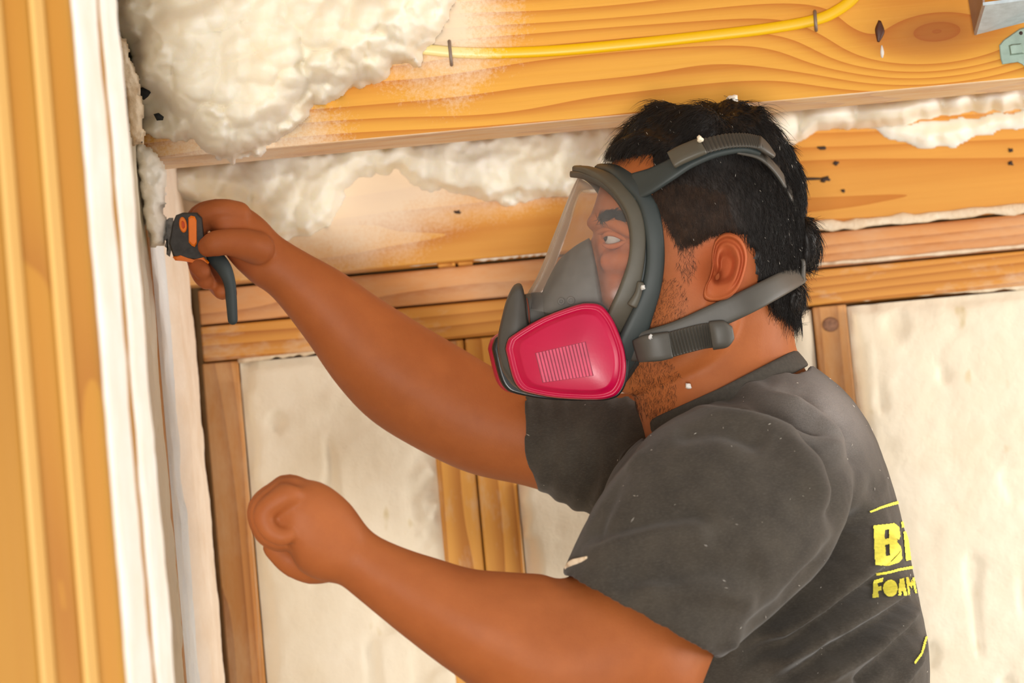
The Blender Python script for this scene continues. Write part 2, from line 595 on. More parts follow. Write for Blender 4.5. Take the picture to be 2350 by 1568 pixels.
# ---- rim board and plates of the back wall
YR = YB - 0.035
zr = zat(1200, 584, YR)
def rim_dust(nt, sp):
    n = noise(nt, coords(nt, (1, 1, 1)), 360, 3, 0.75)
    nb = noise(nt, coords(nt, (1, 1, 1), (3, 0, 0)), 9, 3, 0.55)
    # thins out downwards and to the right: overspray from the bead above
    z0 = zat(900, 545, YR)
    x = math_n(nt, 'MULTIPLY', math_n(nt, 'SUBTRACT', sp.outputs['Z'], z0), 15.0)
    xx = math_n(nt, 'MULTIPLY', math_n(nt, 'SUBTRACT', xat(1150, 500, YR), sp.outputs['X']), 4.2)
    xc = nt.nodes.new('ShaderNodeClamp'); nt.links.new(xx, xc.inputs[0]); xc.inputs['Min'].default_value = -1.2; xc.inputs['Max'].default_value = 0.75
    x = math_n(nt, 'ADD', x, xc.outputs[0])
    x = math_n(nt, 'ADD', x, math_n(nt, 'MULTIPLY', math_n(nt, 'SUBTRACT', nb, 0.5), 1.6))
    x = math_n(nt, 'ADD', x, math_n(nt, 'MULTIPLY', math_n(nt, 'SUBTRACT', n, 0.5), 0.9))
    c = nt.nodes.new('ShaderNodeClamp'); nt.links.new(x, c.inputs[0])
    return math_n(nt, 'MULTIPLY', c.outputs[0], 0.82)
M_rim = wood_mat('pine_rim', lin(228, 168, 76), lin(194, 118, 36), 'X', 28, (5.1, 0, 1.0), dust_fn=rim_dust, contrast=(0.2, 1.35))
o = MB().box(XL - 0.02, 2.2, YR, YR + 0.045, zr, TOPZ - 0.002).build('rim_board', M_rim, smooth=False)
bevel(o, 0.0015)
tag(o, 'wide golden rim board behind the head, streaked with white foam overspray', 'board')
rim = o
nailm = plain_mat('nail_hole', lin(52, 34, 24), 0.7)
for (x, y, a, b) in ((1886, 340, 10, 5), (1917, 374, 9, 6), (1893, 412, 13, 8), (2319, 345, 6, 5), (2319, 375, 6, 5), (1051, 487, 8, 5), (1935, 438, 5, 4)):
    mb = MB()
    t = np.linspace(0, 2 * math.pi, 12, endpoint=False)
    rr = 1 + 0.25 * RNG.standard_normal(12)
    mb.rings([Pn(x + a * np.cos(t) * rr, y + b * np.sin(t) * rr, YR - 0.0006), Pn(x + 0.5 * a * np.cos(t) * rr, y + 0.5 * b * np.sin(t) * rr, YR - 0.0012)])
    mb.build('nail_hole', nailm, rim)
mb = MB().loft([[1835, 408, 1835, 413, YR, 0.0006], [1860, 407, 1860, 414, YR, 0.0008], [1890, 408, 1890, 412, YR, 0.0006]], 8, 3)
mb.build('nail_streak', nailm, rim)

z1t = zat(1200, 598, YB); z12 = zat(1150, 685, YB); z2b = zat(1200, 781, YB)
z2b = zat(500, 828, YB)
for (nm, za, zb, mt, lab) in (('top_plate', z12 + 0.0012, z1t, M_plate2, 'upper one of the two horizontal pine top plates on the back wall'),
                              ('top_plate', z2b, z12 - 0.0012, M_plate, 'lower one of the two horizontal pine top plates, resting on the studs')):
    o = MB().box(XL, 2.2, YB - (0.004 if za < z12 else 0.0), YB + 0.09, za, zb).build(nm, mt, smooth=False)
    bevel(o, 0.002)
    tag(o, lab, 'top plate', 'top plates')

# spacer blocks and foam beads in the slot between plate and rim board
blk = []
for (x0, x1) in ((1004, 1044), (1050, 1084)):
    o = MB().box(xat(x0, 600, YB - 0.015), xat(x1, 600, YB - 0.015), YB - 0.016, YB + 0.03, z1t, zr + 0.0).build('spacer_block', M_stud, smooth=False)
    bevel(o, 0.0012)
    tag(o, 'small wooden spacer block above the top plate, ' + ('left' if x0 < 1040 else 'right') + ' of the pair', 'block', 'spacer blocks')
M_bead = foam_mat('foam_bead', lin(250, 244, 232), lin(236, 226, 208), 30)
M_bead_g = foam_mat('foam_bead_grey', lin(226, 218, 200), lin(206, 196, 172), 30)
for (x0, y0, x1, y1, r, mt, lab) in ((806, 612, 1000, 600, 8, M_bead_g, 'greyish foam bead in the slot left of the spacer blocks'),
                                 (1090, 592, 1188, 583, 9, M_bead, 'white foam bead right beside the spacer blocks'),
                                 (1194, 583, 1262, 577, 8, M_bead, 'short white foam bead nearest the respirator')):
    mb = MB()
    xs = np.linspace(x0, x1, 14)
    keys = []
    for i, x in enumerate(xs):
        y = y0 + (y1 - y0) * (x - x0) / (x1 - x0)
        q = r * (1 + 0.15 * math.sin(i * 1.9 + x0)) * (0.75 if i in (0, 13) else 1)
        keys.append([x, y - q, x, y + q, YB - 0.018, 0.010])
    mb.loft(keys, 14, 3, cap0=6, cap1=6)
    tag(mb.build('foam_bead', mt), lab, 'foam', 'foam beads in the slot')

# ---- studs below the plates (each a vertical 2x4)
def stud(xa, xb, yref, mt, lab, dy=0.0, grp='wall studs'):
    o = MB().box(xat(xa, yref, YB + dy), xat(xb, yref, YB + dy), YB + dy, YB + 0.09, 0.0, z2b - 0.0015).build('wall_stud', mt, smooth=False)
    bevel(o, 0.0018)
    return tag(o, lab, 'stud', grp)
stud(463, 547, 835, M_stud2, 'dusty brown wall stud beside the left corner, behind the near hand', 0.004)
stud(1003, 1092, 1090, M_stud, 'left stud of the doubled pair between the two arms', 0.002)
stud(1095, 1184, 1090, M_stud, 'right stud of the doubled pair, touching the dark sleeve', 0.0)
s = stud(1866, 1944, 720, M_stud2, 'pine wall stud behind the neck with a round stain near its top', 0.004)
mb = MB(); t = np.linspace(0, 2 * math.pi, 18, endpoint=False)
mb.rings([Pn(1906 + 19 * np.cos(t), 745 + 17 * np.sin(t), YB + 0.0035), Pn(1906 + 17 * np.cos(t), 745 + 15 * np.sin(t), YB + 0.0028)])
mb.build('round_knot', plain_mat('grey_knot', lin(150, 108, 82), 0.7, var=0.3, vscale=300), s)


# ---- trimmed foam filling the bays
def bay(x0, x1, yref, seed, lab, torn=(), yref2=None):
    X0, X1 = xat(x0, yref, YB), xat(x1, yref2 or yref, YB)
    zt = z2b - 0.004
    nx, nz = max(30, int((X1 - X0) / 0.0045)), 200
    xs = np.linspace(X0 + 0.0, X1 - 0.0, nx); zs = np.linspace(zt - 0.85, zt, nz)
    gx, gz = np.meshgrid(xs, zs)
    p = np.stack([gx, gx * 0 + seed, gz], -1)
    ed = np.minimum(np.minimum(gx - X0, X1 - gx), zt - gz)
    d = 0.003 * fbm(p * 14, 4, seed) + 0.0012 * fbm(p * np.array([60, 1, 60]), 3, seed + 9)
    d += 0.006 * (1 - smoothstep(0.0, 0.016 + 0.01 * vnoise(p * 30, seed + 3), ed))      # saw kerf falls away at the framing
    pr = vnoise(p * np.array([38, 1, 22]), seed + 5)
    d += 0.004 * smoothstep(0.62, 0.8, pr)
    for (tx, ty, ra, rb, am) in torn:
        c = P(tx, ty, YB)
        q = np.exp(-(((gx - c.x) / ra) ** 2 + ((gz - c.z) / rb) ** 2))
        d += q * am * (0.5 + 1.3 * fbm(p * 55, 4, seed + 11))
    y = YB + 0.002 + d
    V = np.stack([gx, y, gz], -1).reshape(-1, 3)
    Fc = [(i * nx + j, i * nx + j + 1, (i + 1) * nx + j + 1, (i + 1) * nx + j) for i in range(nz - 1) for j in range(nx - 1)]
    mb = MB().add(V, Fc)
    mb.box(X0, X1, YB + 0.03, YB + 0.09, 0.0, zt)
    return tag(mb.build('bay_foam', M_foam_bay), lab, 'foam', 'trimmed foam panels')
bay(549, 1000, 835, 3, 'cream trimmed foam panel between the left stud and the doubled studs', ((985, 1160, 0.02, 0.05, 0.010), (1000, 1010, 0.015, 0.05, 0.006), (790, 960, 0.03, 0.03, 0.003)))
bay(1187, 1863, 1090, 5, 'cream trimmed foam panel mostly hidden behind the man', ((1200, 1180, 0.008, 0.1, 0.006),), 720)
bay(1948, 2700, 720, 8, 'broad pale cream foam panel filling the right side beside his back', ((2165, 860, 0.008, 0.02, 0.008), (1960, 900, 0.006, 0.12, 0.008)))


# ---- sprayed foam, built as thick lumpy crusts standing off the timber
def foam_patch(name, poly, Y0, step, hfun, mt, lab, back=0.03, grp=None, edge_noise=10, nsc=40.0, seed=1):
    poly = np.asarray(poly, float)
    x0, y0 = poly.min(0) - 25; x1, y1 = poly.max(0) + 25
    xs = np.arange(x0, x1, step); ys = np.arange(y0, y1, step)
    gx, gy = np.meshgrid(xs, ys)
    q = np.stack([gx / nsc, gy / nsc, gx * 0 + seed], -1)
    sd = poly_sd(gx, gy, poly) + edge_noise * fbm(q, 4, seed) * 1.6
    h = hfun(gx, gy, sd)
    sd = np.where(h > 0, sd, np.minimum(sd, -0.01))
    keep = sd > -step * 1.2
    h = np.where(sd > 0, h, -back * 0.9)
    V = Pn(gx, gy, Y0 - h)
    nx, ny = len(xs), len(ys)
    idx = np.full(gx.shape, -1); vs = []; fs = []
    k4 = keep[:-1, :-1] & keep[1:, :-1] & keep[:-1, 1:] & keep[1:, 1:]
    use = np.zeros(gx.shape, bool)
    for a, b in ((slice(None, -1), slice(None, -1)), (slice(1, None), slice(None, -1)), (slice(None, -1), slice(1, None)), (slice(1, None), slice(1, None))):
        use[a, b] |= k4
    idx[use] = np.arange(use.sum())
    vs = V[use]
    ii, jj = np.where(k4)
    fs = np.stack([idx[ii, jj], idx[ii, jj + 1], idx[ii + 1, jj + 1], idx[ii + 1, jj]], -1)
    me = bpy.data.meshes.new(name)
    me.from_pydata(vs.tolist(), [], fs.tolist()); me.update()
    o = link(name, me, mt)
    smooth_verts(o, 1, 0.4)
    return tag(o, lab, 'foam', grp)


def lumps(gx, gy, pts, R, seed, warp=14.0, aniso=None):
    q = np.stack([gx / 55, gy / 55, gx * 0 + seed], -1)
    wx = gx + warp * fbm(q, 3, seed); wy = gy + warp * fbm(q, 3, seed + 40)
    if aniso is not None:
        ca, sa, st = aniso
        wx, wy = wx * ca + wy * sa, (-wx * sa + wy * ca) * st
        pts = np.stack([pts[:, 0] * ca + pts[:, 1] * sa, (-pts[:, 0] * sa + pts[:, 1] * ca) * st], -1)
    d1, d2 = worley(np.stack([wx.ravel(), wy.ravel()], -1), pts)
    d1 = d1.reshape(gx.shape)
    return np.sqrt(np.clip(1 - (d1 / R) ** 2, 0, 1))


def jit(x0, x1, y0, y1, s, seed):
    r = np.random.default_rng(seed)
    out = []
    for x in np.arange(x0, x1, s):
        for y in np.arange(y0, y1, s):
            out.append((x + r.uniform(-.45, .45) * s, y + r.uniform(-.45, .45) * s))
    return np.array(out)


MASS = [(238, -150), (1100, -150), (1062, -30), (1030, 30), (1005, 75), (985, 110), (960, 148), (905, 152), (885, 185), (850, 192), (820, 205), (720, 240), (692, 285), (610, 345), (560, 352), (535, 372), (500, 374), (470, 350), (440, 322), (400, 316), (335, 312), (318, 280), (300, 190), (280, 120), (252, 60)]
P_big = jit(200, 1140, -200, 420, 125, 11); P_mid = jit(200, 1140, -200, 420, 58, 12); P_sm = jit(200, 1140, -200, 420, 27, 13)


def h_mass(gx, gy, sd):
    e = np.sqrt(np.clip(sd / 95, 0, 1))
    e2 = np.sqrt(np.clip(sd / 16, 0, 1))
    big = lumps(gx, gy, P_big, 128, 1, 30)
    mid = lumps(gx, gy, P_mid, 60, 2, 14, (0.86, -0.5, 1.25))
    sm = lumps(gx, gy, P_sm, 30, 3, 8)
    sd = sd + 20 * (mid - 0.8)
    e = np.sqrt(np.clip(sd / 95, 0, 1)); e2 = np.sqrt(np.clip(sd / 14, 0, 1))
    # long drooping folds at the upper left
    q = np.stack([gx / 160, gy / 160, gx * 0], -1)
    fold = np.abs(np.sin((gx * 0.62 + gy * 1.0) / 44 + 2.2 * fbm(q, 3, 5)))
    wl = smoothstep(640, 330, gx + gy * 0.7)
    h = 0.018 + 0.085 * e * (0.72 + 0.28 * smoothstep(350, 40, gy)) + 0.034 * big * e
    h += (1 - 0.75 * wl) * (0.024 * mid + 0.0055 * sm * (0.3 + 0.7 * mid)) + wl * 0.024 * fold
    # deep pocket next to the side wall, where the cut has opened the bay
    pk = np.exp(-(((gx - 345) / 60) ** 2 + ((gy - 265) / 45) ** 2))
    h -= 0.06 * pk
    return h * e2


mass = foam_patch('sprayed_foam', MASS, YJ, 4.0, h_mass, M_foam, 'big bright white lumpy foam mass at the top left, over the joist', seed=4, edge_noise=12, nsc=30)
scr = plain_mat('black_scrap', lin(30, 31, 32), 0.8, var=0.4, vscale=300)
for (pts, y) in (([(316, 202), (345, 198), (352, 203), (340, 222), (330, 230), (312, 216)], 2.640), ([(352, 262), (364, 259), (376, 268), (374, 276), (360, 277)], 2.640)):
    pts = np.array(pts, float); c = pts.mean(0)
    MB().rings([Pn(pts[:, 0], pts[:, 1], y + 0.004), Pn(pts[:, 0], pts[:, 1], y), Pn(c[0] + (pts[:, 0] - c[0]) * .6, c[1] + (pts[:, 1] - c[1]) * .6, y - 0.002)]).build('membrane_scrap', scr, mass)

P_b = jit(300, 1700, 250, 640, 80, 21); P_c = jit(300, 1700, 250, 640, 36, 22)
def h_rim(gx, gy, sd):
    e = np.sqrt(np.clip(sd / 80, 0, 1)); e2 = np.clip(sd / 25, 0, 1)
    big = lumps(gx, gy, P_b, 90, 7, 24); mid = lumps(gx, gy, P_c, 42, 8, 15)
    q = np.stack([gx / 60, gy / 60, gx * 0], -1)
    f = np.abs(np.sin(gx / 30 + gy / 90 + 3 * fbm(q / 3, 3, 9)))
    return (0.004 + 0.03 * e + 0.016 * big + 0.007 * mid + 0.006 * f + 0.004 * fbm(q * 3, 3, 4)) * e2
M_foam_rim = foam_mat('foam_cream', lin(255, 247, 232), lin(250, 238, 214), 18, sss=0.6, bump_s=0.25)
RIMF = [(360, 372), (600, 340), (900, 310), (1250, 282), (1470, 262), (1470, 420), (1380, 440), (1250, 452), (1150, 470), (1060, 462), (1010, 440), (960, 430), (905, 398), (860, 390), (800, 440), (775, 500), (720, 545), (640, 560), (560, 520), (470, 470), (400, 470), (365, 430)]
foam_patch('sprayed_foam', RIMF, YR, 5, h_rim, M_foam_rim, 'cream foam bead sprayed along the rim board behind the raised arm', seed=6, edge_noise=14, nsc=34)

def h_right(gx, gy, sd):
    e = np.sqrt(np.clip(sd / 40, 0, 1)); e2 = np.clip(sd / 20, 0, 1)
    q = np.stack([gx / 90, gy / 90, gx * 0], -1)
    u = gx - 0.42 * (360 - gy) + 18 * fbm(q, 3, 3)
    rib = np.abs(np.sin(u / 44 + 1.2 * vnoise(q * 0.8, 5)))
    return (0.010 + 0.040 * e + 0.032 * np.sqrt(rib)) * e2
low = [(x, y) for x, y in ((2900, 214), (2780, 222), (2640, 232), (2500, 246), (2400, 258), (2330, 252), (2300, 262), (2280, 252), (2255, 262), (2215, 258), (2180, 268), (2120, 274), (2080, 292), (2020, 294), (1975, 296), (1930, 300), (1880, 300), (1850, 318), (1820, 336), (1790, 340), (1700, 345), (1440, 360))]
foam_patch('sprayed_foam', [(1440, 262), (1750, 236), (2060, 212), (2400, 178), (2900, 134)] + low, YR, 5, h_right, M_foam_rim, 'ribbed cream foam roll under the joist at the right', seed=9, edge_noise=4, nsc=26)
def h_skirt(gx, gy, sd):
    q = np.stack([gx / 50, gy / 50, gx * 0], -1)
    return (0.003 + 0.012 * np.clip(sd / 60, 0, 1) + 0.005 * fbm(q * 2, 4, 3)) * np.clip(sd / 30, 0, 1)
foam_patch('sprayed_foam', [(1960, 288), (2400, 244), (2640, 224), (2600, 268), (2480, 282), (2400, 292), (2290, 305), (2230, 330), (2180, 346), (2110, 348), (2060, 330), (2010, 305)], YR, 5, h_skirt, M_foam_rim, 'thin foam skirt hanging onto the rim board at the right edge', seed=12, edge_noise=9, nsc=40)

# foam smears along edges of rim board and plates at the right
M_smear = foam_mat('foam_smear', lin(240, 224, 198), lin(222, 198, 166), 60, pits=0.6, pit_col=lin(160, 120, 80), bump_s=0.8)
def smear(line, Y, r, lab, seed, mt=None):
    ln = catmull(line, 10)
    keys = []
    for i, (x, y) in enumerate(ln):
        q = r * (1 + 0.45 * vnoise(np.array([x / 22, seed, 0.5])) + 0.3 * vnoise(np.array([x / 7, seed, 2.5])))
        q2 = r * (1 + 0.45 * vnoise(np.array([x / 18, seed, 5.5])) + 0.35 * vnoise(np.array([x / 6, seed, 7.5])))
        keys.append([x, y - q, x + 0.1, y + q2, Y, 0.004])
    mb = MB().loft(keys, 10, 2, cap0=5, cap1=5)
    return tag(mb.build('foam_smear', mt or M_smear), lab, 'foam', 'foam smears on the framing')
smear([(1830, 524), (2100, 500), (2400, 472), (2900, 426)], YR - 0.002, 11, 'crumbly foam smear under the rim board at the right', 3)
smear([(1830, 610), (2100, 587), (2400, 560), (2900, 514)], YB - 0.001, 5, 'thin foam line between the two plates at the right', 5)
smear([(1950, 684), (2150, 668), (2400, 648), (2900, 602)], YB + 0.002, 9, 'ragged foam edge below the lower plate at the right', 7)
smear([(550, 826), (640, 815), (720, 806)], YB + 0.002, 7, 'ragged foam edge below the lower plate at the left', 9)
smear([(1190, 1120), (1195, 1220), (1204, 1330)], YB - 0.001, 6, 'foam sliver along the right doubled stud', 13)
smear([(553, 880), (566, 1060), (580, 1250), (592, 1420), (600, 1600)], YB - 0.001, 6, 'foam crust along the left wall stud', 15)
smear([(1953, 720), (1962, 830), (1978, 960)], YB - 0.001, 5, 'foam crust along the stud behind the neck', 17)

# ---- side wall on the left: built-up post, then foam-coated framing running back to the corner
zt = TOPZ - 0.01
def post(xr_px, Yf, xl, lab):
    xr = xat(xr_px, 784, Yf); wid = xr - xl
    o = MB().box(xr - wid, xr, Yf, 2.03, 0, zt).build('post_board', M_post, smooth=False)
    bevel(o, 0.003, 3)
    return tag(o, lab, 'post', 'built-up post boards')
YP = 1.80
XA = xat(29, 784, YP * 0.9504); XB = xat(128, 784, YP * 0.9742)
post(29, YP * 0.9504, XA - 0.05, 'leftmost golden post board at the edge of the photo, out of focus')
post(128, YP * 0.9742, XA + 0.0004, 'middle golden post board of the three, out of focus')
post(221, YP, XB + 0.0004, 'right golden post board, next to the bright white foam')


def coat(name, Y0, Y1, base, amp, mt, lab, seed, z0=0.9, z1=None, rag=0.006, X0=None, solid=True):
    X0 = XL if X0 is None else X0
    z1 = z1 if z1 is not None else zt
    ny, nz = max(8, int((Y1 - Y0) / 0.005)), int((z1 - z0) / 0.005)
    ys = np.linspace(0, 1, ny); zs = np.linspace(z0, z1, nz)
    gy, gz = np.meshgrid(ys, zs)
    a = Y0 + rag * fbm(np.stack([gz * 25, gz * 0 + seed, gz * 0], -1), 4, seed)
    b = Y1 + rag * fbm(np.stack([gz * 25, gz * 0 + seed + 4, gz * 0], -1), 4, seed + 1)
    gyy = a + (b - a) * gy
    p = np.stack([gz * 0 + seed, gyy * 1.6, gz], -1)
    e = np.sqrt(np.clip(np.minimum(gy, 1 - gy) / 0.12, 0, 1))
    x = X0 + (base + amp * (1.1 * fbm(p * 28, 4, seed) + 0.5 * vnoise(p * np.array([1, 90, 20]), seed + 2))) * e - 0.012 * (1 - e)
    V = np.stack([x, gyy, gz], -1).reshape(-1, 3)
    Fc = [(i * ny + j, i * ny + j + 1, (i + 1) * ny + j + 1, (i + 1) * ny + j) for i in range(nz - 1) for j in range(ny - 1)]
    mb = MB().add(V, Fc)
    if solid: mb.box(X0 - 0.09, X0 - 0.011, Y0 + 0.012, Y1 - 0.012, 0.0, z1)
    return tag(mb.build(name, mt), lab, 'foam', 'foam coats on the side wall')


M_grey = foam_mat('foam_skin_grey', lin(240, 243, 243), lin(226, 230, 232), 12, bump_s=0.8, pits=0.25, pit_col=lin(196, 190, 178))
XP = xat(221, 784, YP)
M_lit_side = wood_mat('pale_lit_side', lin(238, 194, 116), lin(230, 182, 102), 'Z', 2.0, (2, 0, 3))  # added pale strips: their colour stands in for light on the board sides
for (xs_, y0_, y1_, lab) in ((XA, YP * 0.9504, YP * 0.9742, 'added pale strip painting the lit side of the leftmost post board'), (XB, YP * 0.9742, YP, 'added pale strip painting the lit side of the middle post board')):
    o = MB().box(xs_ + 0.0002, xs_ + 0.0028, y0_ + 0.001, y1_ - 0.0005, 0, zt).build('lit_side_strip', M_lit_side, smooth=False)
    tag(bevel(o, 0.0006), lab, 'painted strip', 'painted lit-side strips')
coat('foam_coat', 2.05, 2.60, -0.02, 0.004, M_foam_bay, 'foam coat hidden behind the near post on the side wall', 21)
coat('foam_coat', YP + 0.004, 1.925, 0.003, 0.0012, M_foam_side, 'brightest white foam coat beside the golden post, full height', 2, X0=XP, solid=False, rag=0.006)
coat('foam_coat', 1.942, 2.034, 0.003, 0.0015, M_foam_side, 'white foam coat just behind the brightest one on the near post', 5, rag=0.010, X0=XP, solid=False)
coat('foam_coat', 2.628, 2.735, -0.002, 0.003, M_foam_bay, 'cream foam coat in front of the grey groove', 7)
o = MB().box(XL - 0.09, XL - 0.004, 2.735, 2.752, 0, zt).build('wall_stud', M_stud2, smooth=False); bevel(o, 0.0015)
tag(o, 'reddish sliver of wood beside the grey groove on the side wall', 'stud', 'wall studs')
coat('foam_coat', 2.75, 2.90, -0.008, 0.004, M_grey, 'bluish grey foam skin lining the cut groove under the tool', 9)
M_peach = foam_mat('foam_peach', lin(250, 234, 214), lin(240, 220, 196), 20, bump_s=0.5)
coat('foam_coat', 2.90, 3.075, -0.002, 0.003, M_peach, 'peach white foam coat next to the wall corner', 11, z1=zat(420, 372, 3.0))

# torn foam lip hanging beside the cut, above the tool
LIP = [(300, 330), (345, 335), (372, 372), (385, 430), (372, 470), (385, 520), (378, 560), (345, 570), (330, 500), (318, 420)]
foam_patch('foam_lip', LIP, 2.70, 4, lambda gx, gy, sd: (0.008 + 0.012 * np.sqrt(np.clip(sd / 20, 0, 1)) + 0.007 * fbm(np.stack([gx / 16, gy / 16, gx * 0], -1), 4, 3)) * np.clip(sd / 6, 0, 1), M_foam_side, 'torn white foam lip on the side wall just above the tool', seed=15, edge_noise=7, nsc=18)
RAG = [(268, 85), (292, 92), (300, 140), (318, 180), (325, 240), (330, 330), (305, 330), (290, 240), (276, 150)]
foam_patch('foam_lip', RAG, 2.585, 4, lambda gx, gy, sd: (0.006 + 0.007 * fbm(np.stack([gx / 12, gy / 26, gx * 0], -1), 4, 7)) * np.clip(sd / 5, 0, 1), M_smear, 'ragged grey foam strip between the side wall and the big foam mass', seed=19, edge_noise=6, nsc=16)

# ---- yellow cable with its staples
M_cable = None
def cable_mat():
    m, nt, bs = newmat('cable_yellow')
    sp = nt.nodes.new('ShaderNodeSeparateXYZ'); nt.links.new(coords(nt), sp.inputs[0])
    n = noise(nt, coords(nt, (1, 1, 1)), 260, 3, 0.7)
    xa, xb = xat(1020, 120, YJ), xat(1190, 120, YJ)
    t = math_n(nt, 'DIVIDE', math_n(nt, 'SUBTRACT', sp.outputs['X'], xa), xb - xa)
    t = math_n(nt, 'ADD', t, math_n(nt, 'MULTIPLY', math_n(nt, 'SUBTRACT', n, 0.5), 1.3))
    r = ramp(nt, [(0.3, lin(246, 226, 160)), (0.8, lin(238, 190, 4))]); nt.links.new(t, r.inputs[0])
    nt.links.new(r.outputs[0], bs.inputs['Base Color']); bs.inputs['Roughness'].default_value = 0.38
    return m
cb = [(940, 108), (1000, 116), (1060, 121), (1150, 122), (1280, 116), (1420, 104), (1600, 85), (1760, 66), (1870, 46), (1925, 22), (1965, -12), (1990, -60), (2004, -140), (2010, -330)]
mb = MB().sweep([P(x, y, YJ - 0.0045) for x, y in cb], 0.0055, 0.0034, lambda p: (0, -1, 0), per=6, nseg=14, e=2.6)
tag(mb.build('electrical_cable', cable_mat()), 'yellow flat electrical cable stapled along the joist face', 'cable')
M_staple = plain_mat('staple_steel', lin(132, 116, 104), 0.45, 0.3)
for (x0, y0, x1, y1, lab) in ((1031, 96, 1036, 148, 'steel staple holding the cable beside the foam mass'), (1870, 27, 1873, 69, 'steel staple holding the cable near the knot')):
    mb = MB().tube([P(x0, y0, YJ + 0.003), P(x0, y0 + 1, YJ - 0.007), P((x0 + x1) / 2, (y0 + y1) / 2, YJ - 0.0105), P(x1, y1 - 1, YJ - 0.007), P(x1, y1, YJ + 0.003)], 0.0017, 8, 4)
    tag(mb.build('cable_staple', M_staple), lab, 'staple', 'cable staples')

# ---- metal hardware at the upper right
M_galv = plain_mat('galvanised', lin(176, 190, 198), 0.4, 0.1, var=0.15, vscale=90, spec=0.6)
M_galv2 = plain_mat('galvanised_green', lin(150, 170, 158), 0.45, 0.45, var=0.15, vscale=90)
hx, hz = xat(2236, 80, YJ - 0.075), zat(2236, 80, YJ - 0.075)
root = empty('joist_hanger', P(2290, 60, YJ))
# seat tray slopes towards the camera: the pale underside and the left cheek show
A = [P(2236, 81, YJ - 0.02), P(2420, 34, YJ - 0.02), P(2420, -8, YJ - 0.085), P(2256, 13, YJ - 0.085)]
mb = MB(); n = Vector((0, -0.1, 1)) * 0.003
mb.add([*A, *[a + n for a in A]], [(0, 1, 2, 3), (7, 6, 5, 4), (0, 4, 5, 1), (1, 5, 6, 2), (2, 6, 7, 3), (3, 7, 4, 0)])
mb.build('seat_plate', M_galv, root, smooth=False)
B = [P(2236, 81, YJ - 0.02), P(2256, 13, YJ - 0.085), P(2250, -80, YJ - 0.085), P(2212, -60, YJ - 0.003)]
n = Vector((0.002, 0, 0))
mb = MB().add([*B, *[a + n for a in B]], [(0, 1, 2, 3), (7, 6, 5, 4), (0, 4, 5, 1), (1, 5, 6, 2), (2, 6, 7, 3), (3, 7, 4, 0)])
mb.build('side_flange', plain_mat('galvanised_dull', lin(150, 128, 116), 0.6, 0.2), root, smooth=False)
tag(root, 'pale blue grey metal hanger tray at the top right corner', 'hanger')
pl = np.array([(2293, 104), (2303, 92), (2340, 66), (2362, 60), (2420, 60), (2420, 172), (2372, 176), (2346, 148), (2335, 143), (2300, 148), (2296, 135)], float)
c0 = pl.mean(0)
mb = MB().rings([Pn(pl[:, 0], pl[:, 1], YJ - 0.0005), Pn(pl[:, 0], pl[:, 1], YJ - 0.0028), Pn(c0[0] + (pl[:, 0] - c0[0]) * .95, c0[1] + (pl[:, 1] - c0[1]) * .95, YJ - 0.0034)])
o = mb.build('bracket_plate', M_galv2, smooth=False)
tag(o, 'grey green metal bracket plate on the joist at the right edge', 'bracket')
q = np.array([(2314, 104), (2322, 101), (2345, 99), (2352, 124), (2318, 128)], float); c0 = q.mean(0)
MB().rings([Pn(q[:, 0], q[:, 1], YJ - 0.0030), Pn(c0[0] + (q[:, 0] - c0[0]) * .72, c0[1] + (q[:, 1] - c0[1]) * .72, YJ - 0.007)]).build('pressed_boss', M_galv2, o, smooth=False)
t = np.linspace(0, 2 * math.pi, 14, endpoint=False)
MB().rings([Pn(2343 + 5 * np.cos(t), 76 + 5 * np.sin(t), YJ - 0.0030), Pn(2343 + 4 * np.cos(t), 76 + 4 * np.sin(t), YJ - 0.0037)]).build('screw_hole', nailm, o)

# ------------------------------------------------------------------ the man
HY = 2.60                      # depth of the head's middle plane
def Q(px, py, dy): return P(px, py, HY + dy)


def skin_mat():
    m, nt, bs = newmat('skin')
    L = nt.links
    v = coords(nt)
    n = noise(nt, v, 22, 4, 0.6)
    rp = ramp(nt, [(0.3, lin(156, 87, 42)), (0.72, lin(172, 99, 50))])
    L.new(n, rp.inputs[0])
    f = noise(nt, v, 420, 3, 0.6)
    col = mixc(nt, math_n(nt, 'MULTIPLY', f, 0.34), rp.outputs[0], lin(150, 78, 46))
    # ruddy ear, cheek and knuckles
    sp = nt.nodes.new('ShaderNodeSeparateXYZ'); L.new(v, sp.inputs[0])
    for (x, y, z, r, a) in ((*Q(1672, 612, -0.09), 0.034, 0.5), (*Q(1410, 610, -0.035), 0.03, 0.3), (*P(470, 600, 2.72), 0.04, 0.35)):
        d = None
        for ax, c in (('X', x), ('Y', y), ('Z', z)):
            q = math_n(nt, 'SUBTRACT', sp.outputs[ax], c); q = math_n(nt, 'MULTIPLY', q, q)
            d = q if d is None else math_n(nt, 'ADD', d, q)
        g = math_n(nt, 'POWER', 2.718, math_n(nt, 'MULTIPLY', d, -1.0 / (r * r)))
        col = mixc(nt, math_n(nt, 'MULTIPLY', g, a), col, lin(214, 108, 76))
    L.new(col, bs.inputs['Base Color'])
    bs.inputs['Roughness'].default_value = 0.55
    bs.inputs['Specular IOR Level'].default_value = 0.25
    bs.inputs['Subsurface Weight'].default_value = 0.12
    bs.inputs['Subsurface Radius'].default_value = (0.010, 0.0035, 0.0018)
    bs.inputs['Subsurface Scale'].default_value = 0.8
    bump(nt, bs, noise(nt, v, 600, 3, 0.65), 0.22, 0.0008)
    return m


M_skin = skin_mat()
body = MB()


